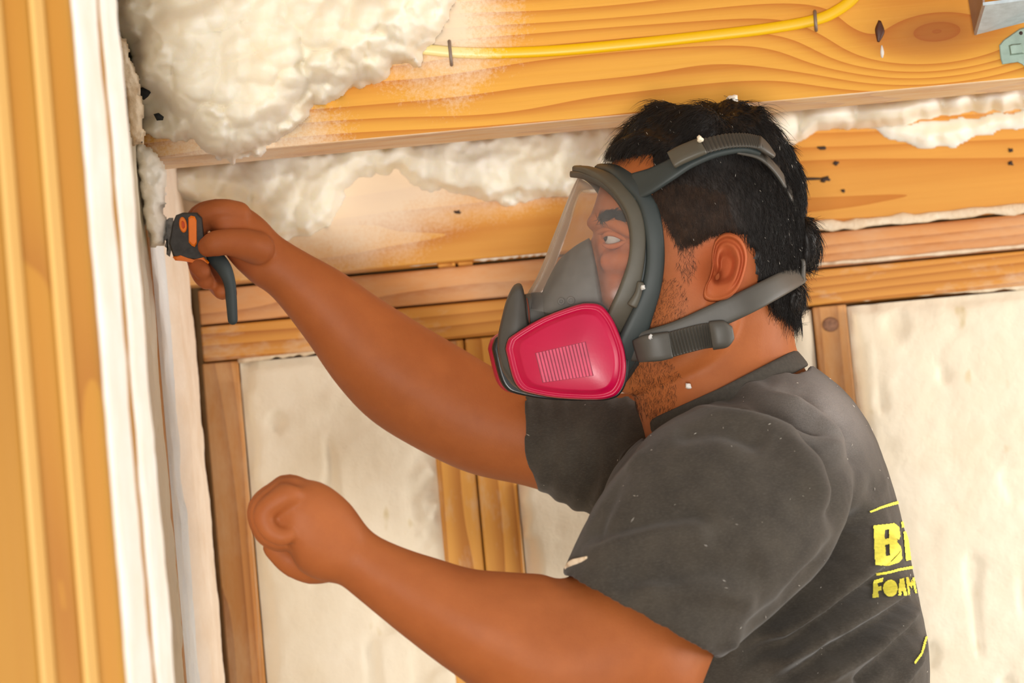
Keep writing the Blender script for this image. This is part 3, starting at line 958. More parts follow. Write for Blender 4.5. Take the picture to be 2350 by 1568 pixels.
def head_rings(keys, per=5, nseg=44, grow=0.0):
    """py, front x, back x, half width"""
    k = catmull(keys, per)
    t = np.linspace(0, 2 * math.pi, nseg, endpoint=False)
    R = []
    for (py, xf, xb, w) in k:
        a = (xb - xf) / 2; cx = (xb + xf) / 2
        c, s = np.cos(t), np.sin(t)
        e = 2.25
        c = np.sign(c) * abs(c) ** (2 / e); s = np.sign(s) * abs(s) ** (2 / e)
        x = cx + a * c
        # narrower at the face than at the back of the skull
        nar = 1 - 0.13 * smoothstep(0.1, -1.0, c) * smoothstep(420, 560, py)
        R.append(Pn(x + 60 * w * s * 0, py, HY + w * s * nar))
    return R


HEAD = [[292, 1575, 1680, 0.020], [304, 1520, 1738, 0.040], [330, 1455, 1785, 0.057], [370, 1408, 1808, 0.068], [420, 1380, 1824, 0.075], [470, 1364, 1830, 0.078],
        [508, 1352, 1832, 0.078], [540, 1364, 1832, 0.077], [570, 1362, 1830, 0.075], [600, 1366, 1826, 0.073], [650, 1368, 1818, 0.071], [700, 1366, 1806, 0.068], [750, 1362, 1790, 0.064],
        [800, 1368, 1760, 0.061], [845, 1384, 1700, 0.055], [880, 1408, 1640, 0.046], [905, 1438, 1580, 0.030]]
body.rings(head_rings(HEAD))
# nose (inside the nose cup), lips and chin
body.loft([[1362, 538, 1385, 560, HY, 0.010], [1335, 585, 1390, 610, HY, 0.013], [1305, 632, 1390, 655, HY, 0.018], [1318, 655, 1390, 690, HY, 0.016]], 16, 4, cap0=4, cap1=8)
body.loft([[1352, 715, 1420, 715, HY, 0.020], [1350, 735, 1420, 735, HY, 0.024], [1356, 760, 1420, 760, HY, 0.020]], 16, 4, cap0=6, cap1=6)
body.loft([[1372, 830, 1450, 810, HY, 0.022], [1378, 865, 1460, 850, HY, 0.026], [1410, 900, 1480, 870, HY, 0.020]], 16, 4, cap0=8, cap1=8)
# brow and cheekbone
body.tube([Q(1362, 512, -0.012), Q(1376, 506, -0.030), Q(1408, 512, -0.050), Q(1450, 535, -0.064)], [0.0075, 0.0085, 0.0075, 0.006], 10)
body.tube([Q(1400, 600, -0.034), Q(1440, 600, -0.050), Q(1500, 600, -0.058)], [0.011, 0.012, 0.010], 12)
# jaw line
body.tube([Q(1660, 690, -0.058), Q(1640, 760, -0.056), Q(1560, 830, -0.046), Q(1450, 872, -0.022)], [0.018, 0.018, 0.017, 0.015], 12)
# neck
body.loft([[1560, 690, 1812, 660, HY + 0.004, 0.056], [1500, 800, 1822, 730, HY + 0.004, 0.060], [1456, 900, 1826, 790, HY + 0.004, 0.062], [1476, 985, 1850, 850, HY + 0.004, 0.068], [1500, 1090, 1900, 940, HY + 0.004, 0.085]], 32, 6, cap0=20)
# trunk (under the shirt), hips, legs
body.loft([[1560, 1000, 1850, 885, HY, 0.085], [1490, 1080, 1920, 995, HY, 0.135], [1460, 1180, 1970, 1125, HY, 0.145], [1440, 1300, 2000, 1275, HY, 0.138], [1430, 1500, 2040, 1500, HY, 0.132], [1430, 1750, 2085, 1780, HY, 0.14], [1480, 2000, 2090, 2040, HY, 0.15]], 32, 6, cap0=30, cap1=60)
# near (left) arm
NEAR = [[1560, 1040, 1800, 1130, 2.48, 0.050], [1470, 1150, 1740, 1265, 2.435, 0.056], [1318, 1316, 1640, 1504, 2.385, 0.062], [1235, 1316, 1560, 1640, 2.365, 0.058],
        [1150, 1311, 1330, 1690, 2.355, 0.054], [1080, 1304, 1160, 1625, 2.35, 0.049], [1005, 1282, 1030, 1540, 2.345, 0.044], [930, 1258, 922, 1458, 2.34, 0.037], [868, 1230, 822, 1376, 2.335, 0.030], [838, 1203, 778, 1342, 2.333, 0.028], [806, 1160, 742, 1336, 2.332, 0.032]]
body.loft(NEAR, 28, 6, cap0=20)
# near hand: back of the hand up, loosely closed, little finger towards the camera
body.loft([[838, 1203, 790, 1342, 2.333, 0.028], [800, 1152, 735, 1334, 2.332, 0.033], [748, 1112, 690, 1312, 2.331, 0.038], [700, 1100, 668, 1278, 2.331, 0.040], [664, 1112, 652, 1246, 2.331, 0.038], [632, 1124, 630, 1232, 2.331, 0.034]], 26, 6, e=2.4, cap0=10, cap1=12)
hand_fine = MB()
for i, (Yf, ln, r) in enumerate(((2.295, 0.86, 0.0082), (2.3175, 1.0, 0.0092), (2.3415, 1.05, 0.0095), (2.3655, 0.98, 0.0092))):
    ox, oy = (4, 10, 8, 2)[i], (16, 2, -4, 2)[i]
    k0 = np.array([652 + ox, 1124 + oy]); a = np.array([596 + ox * .5, 1166 + oy]); b = np.array([610, 1220 + oy * .5]); c = np.array([640, 1240 + oy * .4])
    a = k0 + (a - k0) * ln; b = a + (b - (np.array([596 + ox * .5, 1166 + oy]))) * ln; c = b + (np.array([34, 20])) * ln
    tip = c + np.array([16, -4])
    for mbx in (body, ):
        mbx.tube([P(*(k0 + (28, 4)), 2.331 + (Yf - 2.331) * .8), P(*k0, Yf), P(*a, Yf), P(*b, Yf), P(*c, Yf), P(*tip, Yf)], [r * 1.15, r * 1.18, r * 1.12, r * 1.0, r * .95, r * .8], 12, 5)
# its thumb, on the far side, resting against the index finger
body.tube([P(772, 1290, 2.352), P(716, 1304, 2.372), P(668, 1288, 2.376), P(630, 1258, 2.370)], [0.016, 0.0142, 0.0125, 0.0100], 12, 5)

# far (right) arm, stretched up to the cut
FAR = [[1460, 900, 1480, 1150, 2.76, 0.060], [1340, 905, 1330, 1150, 2.78, 0.055], [1232, 884, 1205, 1116, 2.785, 0.052], [1140, 846, 1075, 1086, 2.785, 0.049], [1055, 796, 962, 1034, 2.782, 0.050], [955, 737, 852, 966, 2.778, 0.049],
       [865, 680, 772, 882, 2.770, 0.045], [785, 624, 700, 778, 2.760, 0.038], [705, 580, 628, 686, 2.750, 0.030], [648, 545, 580, 650, 2.742, 0.026], [610, 512, 552, 625, 2.736, 0.027]]
body.loft(FAR, 28, 6, cap0=20)
# far hand: a fist round the tool handle, thumb towards the camera
body.loft([[640, 540, 580, 648, 2.742, 0.026], [604, 502, 545, 618, 2.736, 0.030], [566, 476, 520, 588, 2.733, 0.036], [528, 466, 498, 556, 2.732, 0.038], [500, 470, 484, 534, 2.732, 0.034]], 24, 6, e=2.4, cap0=8, cap1=10)
# index .. little finger: over the top of the handle, then folded back under it
FF = [(2.703, 452, 494, 1.0), (2.724, 446, 492, 1.05), (2.745, 450, 496, 1.0), (2.765, 458, 502, 0.9)]
for i, (Yf, x0, y0, s) in enumerate(FF):
    tipx, tipy = ((462, 618), (470, 640), (506, 664), (524, 668))[i]
    Yt = (2.690, 2.698, 2.700, 2.708)[i]
    r = 0.0098 * (1, 1.02, 0.98, 0.88)[i]
    body.tube([P(548, 490, 2.73 + (Yf - 2.733) * .7), P(506, 484, Yf), P(x0 + 12, y0 + 4, Yf + 0.004), P(x0 - 4, y0 + 52, Yf + 0.012), P((x0 + tipx) / 2 - 4, (y0 + 52 + tipy) / 2 + 14, Yf + 0.010), P(tipx - 6, tipy - 8, (Yt + Yf) / 2), P(tipx + 4, tipy + 6, Yt)],
              [r * 1.2, r * 1.2, r * 1.15, r * 1.05, r * 1.0, r * .98, r * .85], 12, 5)
# thumb across the near side of the handle
body.tube([P(592, 570, 2.712), P(556, 560, 2.694), P(518, 556, 2.684), P(492, 560, 2.680), P(478, 566, 2.682)], [0.0165, 0.0150, 0.0128, 0.0125, 0.0105], 14, 5)

person = empty('person', (P(1750, 784, HY).x, HY, 0.0))
tag(person, 'man in dark grey t-shirt and full-face respirator reaching up to cut foam', 'person')
bo = body.build('body', M_skin, person)
remesh(bo, 0.0020)
v = getv(bo); px, py = proj(v)
w = np.ones(len(v))
fine = (np.hypot(px - 480, py - 570) < 150) | (np.hypot(px - 640, py - 1220) < 110)
w[fine] = 0.22
smooth_verts(bo, 14, 0.5, w)


# sculpting: push vertices near a point
def brush(o, c, r, vec):
    v = getv(o); d = np.linalg.norm(v - np.array(c), axis=1)
    f = np.exp(-(d / r) ** 2)[:, None]
    setv(o, v + f * np.array(vec))


CR, CU = np.array(CM.col[0]), np.array(CM.col[1])
brush(bo, Q(1404, 550, -0.038), 0.013, CR * 0.004 + np.array([0, 0.0055, 0]))      # eye socket
brush(bo, Q(1425, 640, -0.055), 0.020, CR * 0.003 + np.array([0, 0.003, 0]))       # cheek hollow
brush(bo, Q(1590, 560, -0.075), 0.030, np.array([0, 0.003, 0]))                   # temple
brush(bo, Q(1560, 720, -0.066), 0.022, np.array([0, -0.003, 0]))                   # jaw muscle
brush(bo, Q(1654, 618, -0.076), 0.015, np.array([0, 0.013, 0]))                   # hollow behind the ear opening
# elbow crease and forearm muscle belly
brush(bo, P(1330, 1400, 2.30), 0.035, np.array([0, 0.006, 0]))
brush(bo, P(1120, 1420, 2.30), 0.045, np.array([0, -0.006, 0]))
brush(bo, P(900, 860, 2.73), 0.04, np.array([0, -0.006, 0]))
# knuckle dimples on the near hand
for k in range(4):
    brush(bo, P(640 + 4 * k, 1112, 2.30 + 0.022 * k), 0.007, CU * 0.003 - CR * 0.001)

# ear: dished shell with rolled rim, lobe and tragus
EAR = np.array([(1640, 553), (1652, 540), (1670, 534), (1692, 541), (1708, 560), (1715, 590), (1709, 626), (1696, 660), (1676, 682), (1650, 692), (1626, 692), (1614, 682), (1617, 660), (1627, 640), (1634, 612), (1634, 580)], float)
ear = catmull(np.vstack([EAR, EAR[:1]]), 4)[:-1]
ec = np.array([1664.0, 614.0])
nr = 26
top, botm = [], []
for i in range(nr + 1):
    r = i / nr
    x = ec[0] + (ear[:, 0] - ec[0]) * r; y = ec[1] + (ear[:, 1] - ec[1]) * r
    ang = np.arctan2(y - ec[1], x - ec[0]) if i else np.zeros(len(ear))
    low = smoothstep(640, 672, y)                         # the lobe is plain
    front = smoothstep(1650, 1626, x) * (1 - low)
    back = smoothstep(1625, 1700, x)
    lift = 0.004 + 0.017 * back + 0.004 * smoothstep(640, 560, y) * back
    rim = np.exp(-((r - 0.93) / 0.075) ** 2) * 0.0055 * (1 - 0.6 * low)
    groove = -np.exp(-((r - 0.79) / 0.06) ** 2) * 0.0035 * (1 - low) * (1 - front)
    anti = np.exp(-((r - 0.64) / 0.09) ** 2) * 0.0035 * (1 - low) * back
    concha = -0.0135 * smoothstep(0.56, 0.28, np.full_like(x, r)) * (1 - 0.8 * low)
    # canal notch lies low and forward
    notch = -0.014 * np.exp(-(((x - 1643) / 9) ** 2 + ((y - 632) / 14) ** 2))
    trag = 0.005 * np.exp(-(((x - 1628) / 7) ** 2 + ((y - 622) / 12) ** 2))
    fossa = -0.004 * np.exp(-(((x - 1668) / 16) ** 2 + ((y - 572) / 10) ** 2))
    hgt = lift + rim + groove + anti + concha + notch + trag + fossa
    edge = 0.004 * smoothstep(0.94, 1.0, np.full_like(x, r))
    top.append(Pn(x, y, HY - 0.0705 - hgt + edge))
    botm.append(Pn(ec[0] + (x - ec[0]) * 0.97, ec[1] + (y - ec[1]) * 0.97, HY - 0.0705 - np.minimum(lift, hgt) + 0.0075 * (1 - 0.45 * r)))
em = MB().rings(top[1:] + botm[::-1][:-1])
# eyelids, fine enough to be kept apart from the voxel body
em.tube([Q(1384, 546, -0.031), Q(1391, 538, -0.0395), Q(1408, 536, -0.0462), Q(1428, 545, -0.0500), Q(1440, 553, -0.0515)], [0.0016, 0.0026, 0.0028, 0.0024, 0.0018], 10, 4)
em.tube([Q(1386, 562, -0.034), Q(1398, 566, -0.0400), Q(1414, 564, -0.0452), Q(1430, 557, -0.0490), Q(1440, 553, -0.0515)], [0.0018, 0.0025, 0.0026, 0.0022, 0.0017], 10, 4)
em.tube([Q(1376, 532, -0.028), Q(1394, 525, -0.0405), Q(1415, 525, -0.0482), Q(1440, 540, -0.0540)], [0.003, 0.0036, 0.0036, 0.003], 10, 4)


def join_into(o, mb):
    tmp = mb.build('tmp', None)
    bm = bmesh.new(); bm.from_mesh(o.data); bm.from_mesh(tmp.data)
    bm.to_mesh(o.data); bm.free()
    me = tmp.data
    bpy.data.objects.remove(tmp); bpy.data.meshes.remove(me)
    o.data.polygons.foreach_set('use_smooth', [True] * len(o.data.polygons)); o.data.update()


HEADV = getv(bo).copy()          # before the ear is added: used for the hair cap
head_faces = np.array([p.vertices[:] for p in bo.data.polygons if len(p.vertices) == 4])
head_n = getn(bo).copy()
join_into(bo, em)

# eyes
M_eye = plain_mat('eye_white', lin(176, 166, 158), 0.2, var=0.04)
M_iris = plain_mat('iris', lin(36, 24, 18), 0.15, var=0.2)
for s in (-1, 1):
    c = np.array(Q(1412, 551, 0)); c[1] = HY + s * 0.0345
    if s > 0: c = c + CR * -0.004
    rE = 0.0118
    eye = MB().ellipsoid(c, (CR * rE, CU * rE, np.array([0, rE, 0])), 24, 16).build('eyeball', M_eye, bo)
    g = Vector(-CR * 0.93 + np.array([0, -0.30, 0]) + CU * 0.03).normalized()
    u1 = g.orthogonal().normalized(); u2 = g.cross(u1)
    R = []
    for ph in (29, 22, 14, 5):
        R.append(np.array([c + (rE * 1.012) * (np.array(g) * math.cos(math.radians(ph)) + math.sin(math.radians(ph)) * (np.array(u1) * math.cos(t) + np.array(u2) * math.sin(t))) for t in np.linspace(0, 2 * math.pi, 20, endpoint=False)]))
    MB().rings(R).build('iris', M_iris, eye)

# trousers and shoes: below the frame, so that he stands on the floor
M_jean = plain_mat('work_trousers', lin(60, 62, 70), 0.85, bump_s=0.3)
tr = MB()
hipz = P(1780, 1950, HY).z
hx = P(1790, 1950, HY).x
def legring(x, y, z, a, b):
    t = np.linspace(0, 2 * math.pi, 20, endpoint=False)
    return np.stack([x + a * np.cos(t), y + b * np.sin(t), z + 0 * t], -1)
tr.rings([legring(hx, HY, z, a, b) for z, a, b in ((hipz + 0.05, 0.11, 0.145), (hipz + 0.0, 0.13, 0.160), (hipz - 0.05, 0.145, 0.18), (hipz - 0.12, 0.13, 0.175), (hipz - 0.16, 0.09, 0.13))])
for s, fx in ((-1, 0.04), (1, -0.12)):
    tr.rings([legring(hx + fx * q, HY + s * (0.085 + 0.02 * q), z, r, r) for q, z, r in ((0, hipz - 0.02, 0.092), (0.3, hipz * 0.75, 0.085), (0.6, hipz * 0.52, 0.068), (0.85, hipz * 0.3, 0.064), (1, 0.07, 0.055))])
tro = tr.build('trousers', M_jean, person); remesh(tro, 0.012); smooth_verts(tro, 4)
M_shoe = plain_mat('work_boot', lin(70, 50, 34), 0.7)
for s, fx in ((-1, 0.04), (1, -0.12)):
    x, y = hx + fx, HY + s * 0.105
    MB().rings([legring(x - 0.05, y, 0.0, 0.145, 0.05), legring(x - 0.05, y, 0.03, 0.148, 0.052), legring(x - 0.045, y, 0.06, 0.135, 0.047), legring(x - 0.01, y, 0.09, 0.085, 0.046), legring(x, y, 0.13, 0.062, 0.055)]).build('work_boot', M_shoe, person)

# ------------------------------------------------------------------ t-shirt
def shirt_mat():
    m, nt, bs = newmat('grey_jersey')
    L = nt.links
    n = noise(nt, coords(nt), 30, 4, 0.6)
    rp = ramp(nt, [(0.3, lin(58, 53, 47)), (0.7, lin(72, 66, 58))]); L.new(n, rp.inputs[0])
    f = noise(nt, coords(nt, (1, 1, 3)), 330, 3, 0.7)
    fr = ramp(nt, [(0.45, (0, 0, 0)), (0.75, (1, 1, 1))]); L.new(f, fr.inputs[0])
    col = mixc(nt, math_n(nt, 'MULTIPLY', fr.outputs[0], 0.25), rp.outputs[0], lin(104, 97, 90))
    # foam dust caught on the shoulder blade
    d = noise(nt, coords(nt, (1, 1, 1), (2, 4, 1)), 1400, 2, 0.7)
    sp = nt.nodes.new('ShaderNodeSeparateXYZ'); L.new(coords(nt), sp.inputs[0])
    c = P(1900, 930, 2.5); g = None
    for ax, cc, s in (('X', c.x, 0.05), ('Y', c.y, 0.09), ('Z', c.z, 0.05)):
        q = math_n(nt, 'DIVIDE', math_n(nt, 'SUBTRACT', sp.outputs[ax], cc), s); q = math_n(nt, 'MULTIPLY', q, q)
        g = q if g is None else math_n(nt, 'ADD', g, q)
    g = math_n(nt, 'POWER', 2.718, math_n(nt, 'MULTIPLY', g, -1.0))
    col = mixc(nt, math_n(nt, 'MULTIPLY', math_n(nt, 'MULTIPLY', g, d), 0.9), col, lin(176, 168, 164))
    L.new(col, bs.inputs['Base Color'])
    bs.inputs['Roughness'].default_value = 0.9
    bs.inputs['Specular IOR Level'].default_value = 0.15
    bs.inputs['Sheen Weight'].default_value = 0.12
    bs.inputs['Sheen Roughness'].default_value = 0.5
    bump(nt, bs, f, 0.25, 0.0008)
    return m


M_shirt = shirt_mat()
sh = MB()
# trunk
sh.loft([[1494, 990, 1834, 826, HY + 0.004, 0.072], [1478, 1002, 1862, 838, HY + 0.004, 0.088], [1440, 1036, 1925, 884, HY, 0.135], [1400, 1090, 1992, 968, HY, 0.178], [1372, 1170, 2040, 1090, HY, 0.195], [1362, 1260, 2078, 1220, HY, 0.188], [1366, 1350, 2104, 1350, HY, 0.178],
         [1366, 1440, 2124, 1450, HY, 0.170], [1366, 1520, 2134, 1530, HY, 0.166], [1366, 1700, 2132, 1720, HY, 0.165], [1400, 1950, 2140, 1980, HY, 0.175], [1440, 2100, 2150, 2130, HY, 0.18]], 40, 6, e=2.3)
# near sleeve
sh.loft([[1600, 930, 1950, 1030, 2.49, 0.075], [1505, 985, 1960, 1130, 2.450, 0.085], [1420, 1080, 1930, 1225, 2.425, 0.086], [1352, 1180, 1880, 1315, 2.408, 0.084], [1316, 1258, 1770, 1415, 2.392, 0.080], [1288, 1318, 1656, 1510, 2.380, 0.076], [1312, 1316, 1640, 1492, 2.381, 0.070], [1350, 1280, 1668, 1450, 2.385, 0.064]], 36, 6, e=2.15, cap0=20)
# far sleeve
sh.loft([[1560, 930, 1560, 1200, 2.72, 0.08], [1450, 910, 1440, 1200, 2.755, 0.074], [1350, 893, 1345, 1180, 2.778, 0.068], [1265, 890, 1262, 1140, 2.786, 0.065], [1204, 886, 1204, 1098, 2.788, 0.064], [1212, 896, 1214, 1090, 2.788, 0.058], [1240, 905, 1245, 1085, 2.788, 0.052]], 32, 6, cap0=15)
so = sh.build('t_shirt', M_shirt, person)
remesh(so, 0.0032)
smooth_verts(so, 8, 0.5)
# open the neckline: sink the collar cap below the rim
v = getv(so); px, py = proj(v); n = getn(so)
cap = (line_d(px, py, [(1500, 985), (1660, 905), (1834, 822)])[0] < 26) & (np.abs(v[:, 1] - HY - 0.004) < 0.058)
v[cap] -= CU * 0.016
setv(so, v)

# cloth folds, as ridges (+) and creases (-)
FOLDS = [
    ([(1600, 905), (1720, 915), (1830, 965), (1900, 1050), (1935, 1150), (1930, 1240)], 17, -0.0050),
    ([(1650, 880), (1780, 900), (1880, 960), (1950, 1060)], 16, 0.0045),
    ([(1560, 950), (1700, 948), (1800, 1000), (1870, 1090), (1895, 1180)], 22, 0.0040),
    ([(1720, 872), (1840, 905), (1930, 985), (1985, 1080)], 12, -0.0035),
    ([(1545, 1000), (1660, 985), (1760, 1020)], 12, -0.0022),
    ([(1690, 1480), (1800, 1400), (1900, 1300), (1955, 1235), (2010, 1165)], 15, -0.0085),
    ([(1750, 1485), (1880, 1390), (1990, 1290), (2050, 1230)], 15, 0.0065),
    ([(1690, 1530), (1830, 1450), (1950, 1370), (2060, 1310)], 12, -0.0060),
    ([(1760, 1540), (1900, 1450), (2030, 1370), (2090, 1330)], 13, 0.0060),
    ([(1760, 1580), (1920, 1490), (2040, 1420), (2110, 1360)], 12, -0.0058),
    ([(1860, 1580), (1990, 1490), (2070, 1420), (2115, 1380)], 12, 0.0052),
    ([(1960, 1580), (2050, 1500), (2110, 1430)], 12, -0.0050),
    ([(2040, 1590), (2095, 1520), (2125, 1460)], 10, 0.0040),
    ([(1915, 1290), (1950, 1240), (2000, 1170), (2030, 1090)], 14, -0.0050),
    ([(1960, 1240), (2010, 1150), (2045, 1090)], 12, 0.0040),
    ([(1360, 1180), (1420, 1090), (1480, 1020)], 12, 0.0030),
    ([(1345, 1230), (1400, 1140), (1440, 1060)], 10, -0.0030),
    ([(1330, 1280), (1500, 1230), (1640, 1220)], 18, 0.0022),
    ([(1335, 1240), (1480, 1190), (1640, 1165)], 15, -0.0020),
    ([(1400, 1330), (1600, 1300), (1760, 1300)], 18, -0.0022),
    ([(1450, 1360), (1640, 1360), (1740, 1380)], 16, 0.0022),
    ([(1650, 1500), (1780, 1420), (1890, 1320)], 14, 0.0030),
]
v = getv(so); px, py = proj(v); n = getn(so)
near = smoothstep(-0.12, -0.55, n[:, 1])
disp = np.zeros(len(v))
wob = 9 * fbm(np.stack([px / 70, py / 70, px * 0], -1), 3, 4)
for ln, wd, am in FOLDS:
    if ln[0][1] > 1440: wd, am = wd * 0.85, am * 1.7
    else: am = am * 1.7
    d, t = line_d(px, py + wob, ln)
    disp += am * np.exp(-(d / (wd * 1.6)) ** 2) * np.clip(np.minimum(t, 1 - t) / 0.12, 0, 1)
v = v + n * (1.75 * disp * near)[:, None]
# far sleeve: fine gathers running round the arm
fs = smoothstep(1500, 1440, px) * smoothstep(2.64, 2.70, v[:, 1])
gat = np.sin(px / 7.5 + 2.5 * np.sin(py / 90) + 2.0 * fbm(np.stack([px / 60, py / 60, px * 0], -1), 2, 3))
v = v + n * (0.0012 * gat * fs)[:, None]
v = v + n * (0.0016 * fbm(v * 45, 3, 8))[:, None]
setv(so, v)
smooth_verts(so, 2, 0.4)

# collar rib and sleeve hem bands
M_rib = plain_mat('collar_rib', lin(66, 61, 54), 0.9, var=0.15, vscale=300, bump_s=0.4, bscale=500)
cl = []
for t in np.linspace(0, 2 * math.pi, 40, endpoint=True):
    A, B = np.array([1487, 993]), np.array([1838, 824])
    c = (A + B) / 2 + (B - A) / 2 * math.cos(t)
    sag = np.array([0.0, 6.0]) * (1 - abs(math.cos(t)))
    c = c + sag
    cl.append(P(c[0], c[1] - 2, HY + 0.004 + 0.0745 * math.sin(t)))
cc = np.mean([np.array(q) for q in cl], 0)
axis_n = np.array(CU) * 0.9 - CR * 0.42
MB().sweep(cl, 0.0095, 0.0022, lambda p: (lambda d: d - axis_n * (d @ axis_n) / (axis_n @ axis_n) + axis_n * 0.02)(np.array(p) - cc), per=2, nseg=12, e=3).build('collar', M_rib, so)

# print on the back, wrapped onto the cloth
M_print = plain_mat('yellow_print', lin(236, 226, 84), 0.8, var=0.12, vscale=300)
bvh = BVHTree.FromObject(so, bpy.context.evaluated_depsgraph_get())
def on_shirt(x, y, off=0.0012):
    d = (P(x, y, 3.0) - CAM).normalized()
    h, nn, i, _ = bvh.ray_cast(CAM, d)
    return None if h is None else h + nn * off


def print_quad_mesh(name, cells):
    """cells: list of picture quads subdivided and dropped on the shirt"""
    mb = MB()
    for (q, nu, nv) in cells:
        q = [np.array(a, float) for a in q]
        idx = {}
        for i in range(nu + 1):
            for j in range(nv + 1):
                u, w_ = i / nu, j / nv
                p = (q[0] * (1 - u) + q[1] * u) * (1 - w_) + (q[3] * (1 - u) + q[2] * u) * w_
                h = on_shirt(*p)
                if h is not None:
                    mb.v.append(tuple(h)); idx[i, j] = len(mb.v) - 1
        for i in range(nu):
            for j in range(nv):
                k = [idx.get((i, j)), idx.get((i + 1, j)), idx.get((i + 1, j + 1)), idx.get((i, j + 1))]
                if None not in k:
                    pts = [np.array(mb.v[a]) for a in k]
                    if max(np.linalg.norm(pts[a] - pts[a - 1]) for a in range(4)) < 0.03:
                        mb.f.append(tuple(k))
    return mb.build(name, M_print, so, fix=False)


def print_poly(name, outer, holes=(), step=3.0, jump=0.03):
    outer = np.array(outer, float)
    x0, y0 = outer.min(0); x1, y1 = outer.max(0)
    xs = np.arange(x0 - step, x1 + 2 * step, step); ys = np.arange(y0 - step, y1 + 2 * step, step)
    gx, gy = np.meshgrid(xs, ys)
    sd = poly_sd(gx, gy, outer)
    for h in holes:
        sd = np.minimum(sd, -poly_sd(gx, gy, h))
    ok = sd > -step * 0.35
    mb = MB(); idx = {}
    for i, j in zip(*np.where(ok)):
        h = on_shirt(gx[i, j], gy[i, j])
        if h is not None:
            mb.v.append(tuple(h)); idx[i, j] = len(mb.v) - 1
    for (i, j) in list(idx):
        k = [idx.get((i, j)), idx.get((i, j + 1)), idx.get((i + 1, j + 1)), idx.get((i + 1, j))]
        if None not in k:
            pts = [np.array(mb.v[a]) for a in k]
            if max(np.linalg.norm(pts[a] - pts[a - 1]) for a in range(4)) < jump:
                mb.f.append(tuple(k))
    return mb.build(name, M_print, so, fix=False)


print_poly('printed_letter', [(2003, 1208), (2050, 1201), (2061, 1210), (2064, 1232), (2058, 1246), (2066, 1256), (2068, 1284), (2060, 1292), (2040, 1297), (2008, 1299)],
           [[(2029, 1218), (2038, 1217), (2039, 1238), (2030, 1240)], [(2031, 1254), (2040, 1252), (2041, 1276), (2032, 1278)]], 1.3)
print_poly('printed_letter', [(2070, 1221), (2080, 1219), (2089, 1286), (2076, 1289)], (), 1.3)
print_poly('printed_letter', [(2065, 1198), (2078, 1196), (2079, 1210), (2066, 1213)], (), 1.3)
print_poly('printed_letter', [(2004, 1330), (2025, 1326), (2026, 1338), (2014, 1341), (2015, 1349), (2023, 1348), (2023, 1358), (2015, 1360), (2017, 1374), (2002, 1376)], (), 1.3)
t = np.linspace(0, 2 * math.pi, 22, endpoint=False)
print_poly('printed_letter', np.stack([2043 + 17 * np.cos(t), 1353 + 20 * np.sin(t)], -1), (), 1.3)
print_poly('printed_letter', [(2064, 1332), (2074, 1329), (2080, 1366), (2072, 1368), (2071, 1360), (2068, 1360), (2067, 1369), (2060, 1370)], (), 1.3)
print_poly('printed_letter', [(2078, 1328), (2083, 1327), (2089, 1340), (2091, 1326), (2096, 1325), (2102, 1362), (2097, 1363), (2094, 1346), (2090, 1352), (2085, 1346), (2087, 1364), (2082, 1366)], (), 1.2)
print_poly('printed_line', [(1993, 1172), (2020, 1162), (2064, 1148), (2066, 1156), (2022, 1168), (1996, 1177)], (), 1.3)
print_poly('printed_line', [(2008, 1313), (2040, 1309), (2092, 1299), (2094, 1306), (2042, 1316), (2009, 1319)], (), 1.3)
print_poly('printed_line', [(2096, 1522), (2112, 1500), (2122, 1462), (2127, 1460), (2122, 1486), (2114, 1508), (2099, 1528)], (), 1.3)

# ------------------------------------------------------------------ hair
def hair_mat(name, col, rough=0.42, fade=None):
    m, nt, bs = newmat(name)
    n = noise(nt, coords(nt, (1, 1, 0.4)), 260, 3, 0.6)
    rp = ramp(nt, [(0.3, tuple(c * 0.6 for c in col[:3]) + (1,)), (0.75, tuple(c * 1.5 for c in col[:3]) + (1,))])
    nt.links.new(n, rp.inputs[0]); 
    colr = rp.outputs[0]
    if fade:
        sp = nt.nodes.new('ShaderNodeSeparateXYZ'); nt.links.new(coords(nt), sp.inputs[0])
        g = None
        for ax, c, s in (('X', fade[0], 0.030), ('Z', fade[1], 0.024)):
            q = math_n(nt, 'DIVIDE', math_n(nt, 'SUBTRACT', sp.outputs[ax], c), s); q = math_n(nt, 'MULTIPLY', q, q)
            g = q if g is None else math_n(nt, 'ADD', g, q)
        g = math_n(nt, 'POWER', 2.718, math_n(nt, 'MULTIPLY', g, -1.0))
        g = math_n(nt, 'MULTIPLY', g, math_n(nt, 'ADD', 0.55, n))
        colr = mixc(nt, math_n(nt, 'MULTIPLY', g, 0.8), colr, lin(74, 48, 28))
    nt.links.new(colr, bs.inputs['Base Color'])
    bs.inputs['Roughness'].default_value = rough; bs.inputs['Specular IOR Level'].default_value = 0.3
    return m


M_hair = hair_mat('hair_black', lin(24, 18, 14), 0.5, (Q(1575, 512, -0.07).x, Q(1575, 512, -0.07).z))
M_fade = hair_mat('hair_fade', lin(50, 34, 23), 0.6)
HAIR = [(1414, 366), (1404, 330), (1450, 262), (1640, 222), (1800, 270), (1910, 420), (1910, 640), (1850, 752), (1796, 736), (1764, 700), (1738, 640), (1730, 580), (1706, 540), (1668, 526), (1636, 536), (1600, 552), (1566, 558), (1552, 520), (1536, 490), (1508, 464), (1492, 440), (1505, 400), (1500, 352), (1460, 358)]
hpx, hpy = proj(HEADV)
sd = poly_sd(hpx, hpy, HAIR) + 7 * fbm(np.stack([hpx / 9, hpy / 9, hpx * 0], -1), 3, 6)
inh = (sd > -3) & (np.abs(HEADV[:, 1] - HY) < 0.10) & (hpx > 1395)
fk = inh[head_faces].all(1)
hf = head_faces[fk]
used = np.unique(hf)
remap = np.full(len(HEADV), -1); remap[used] = np.arange(len(used))
hv, hn, hs = HEADV[used], head_n[used], sd[used]
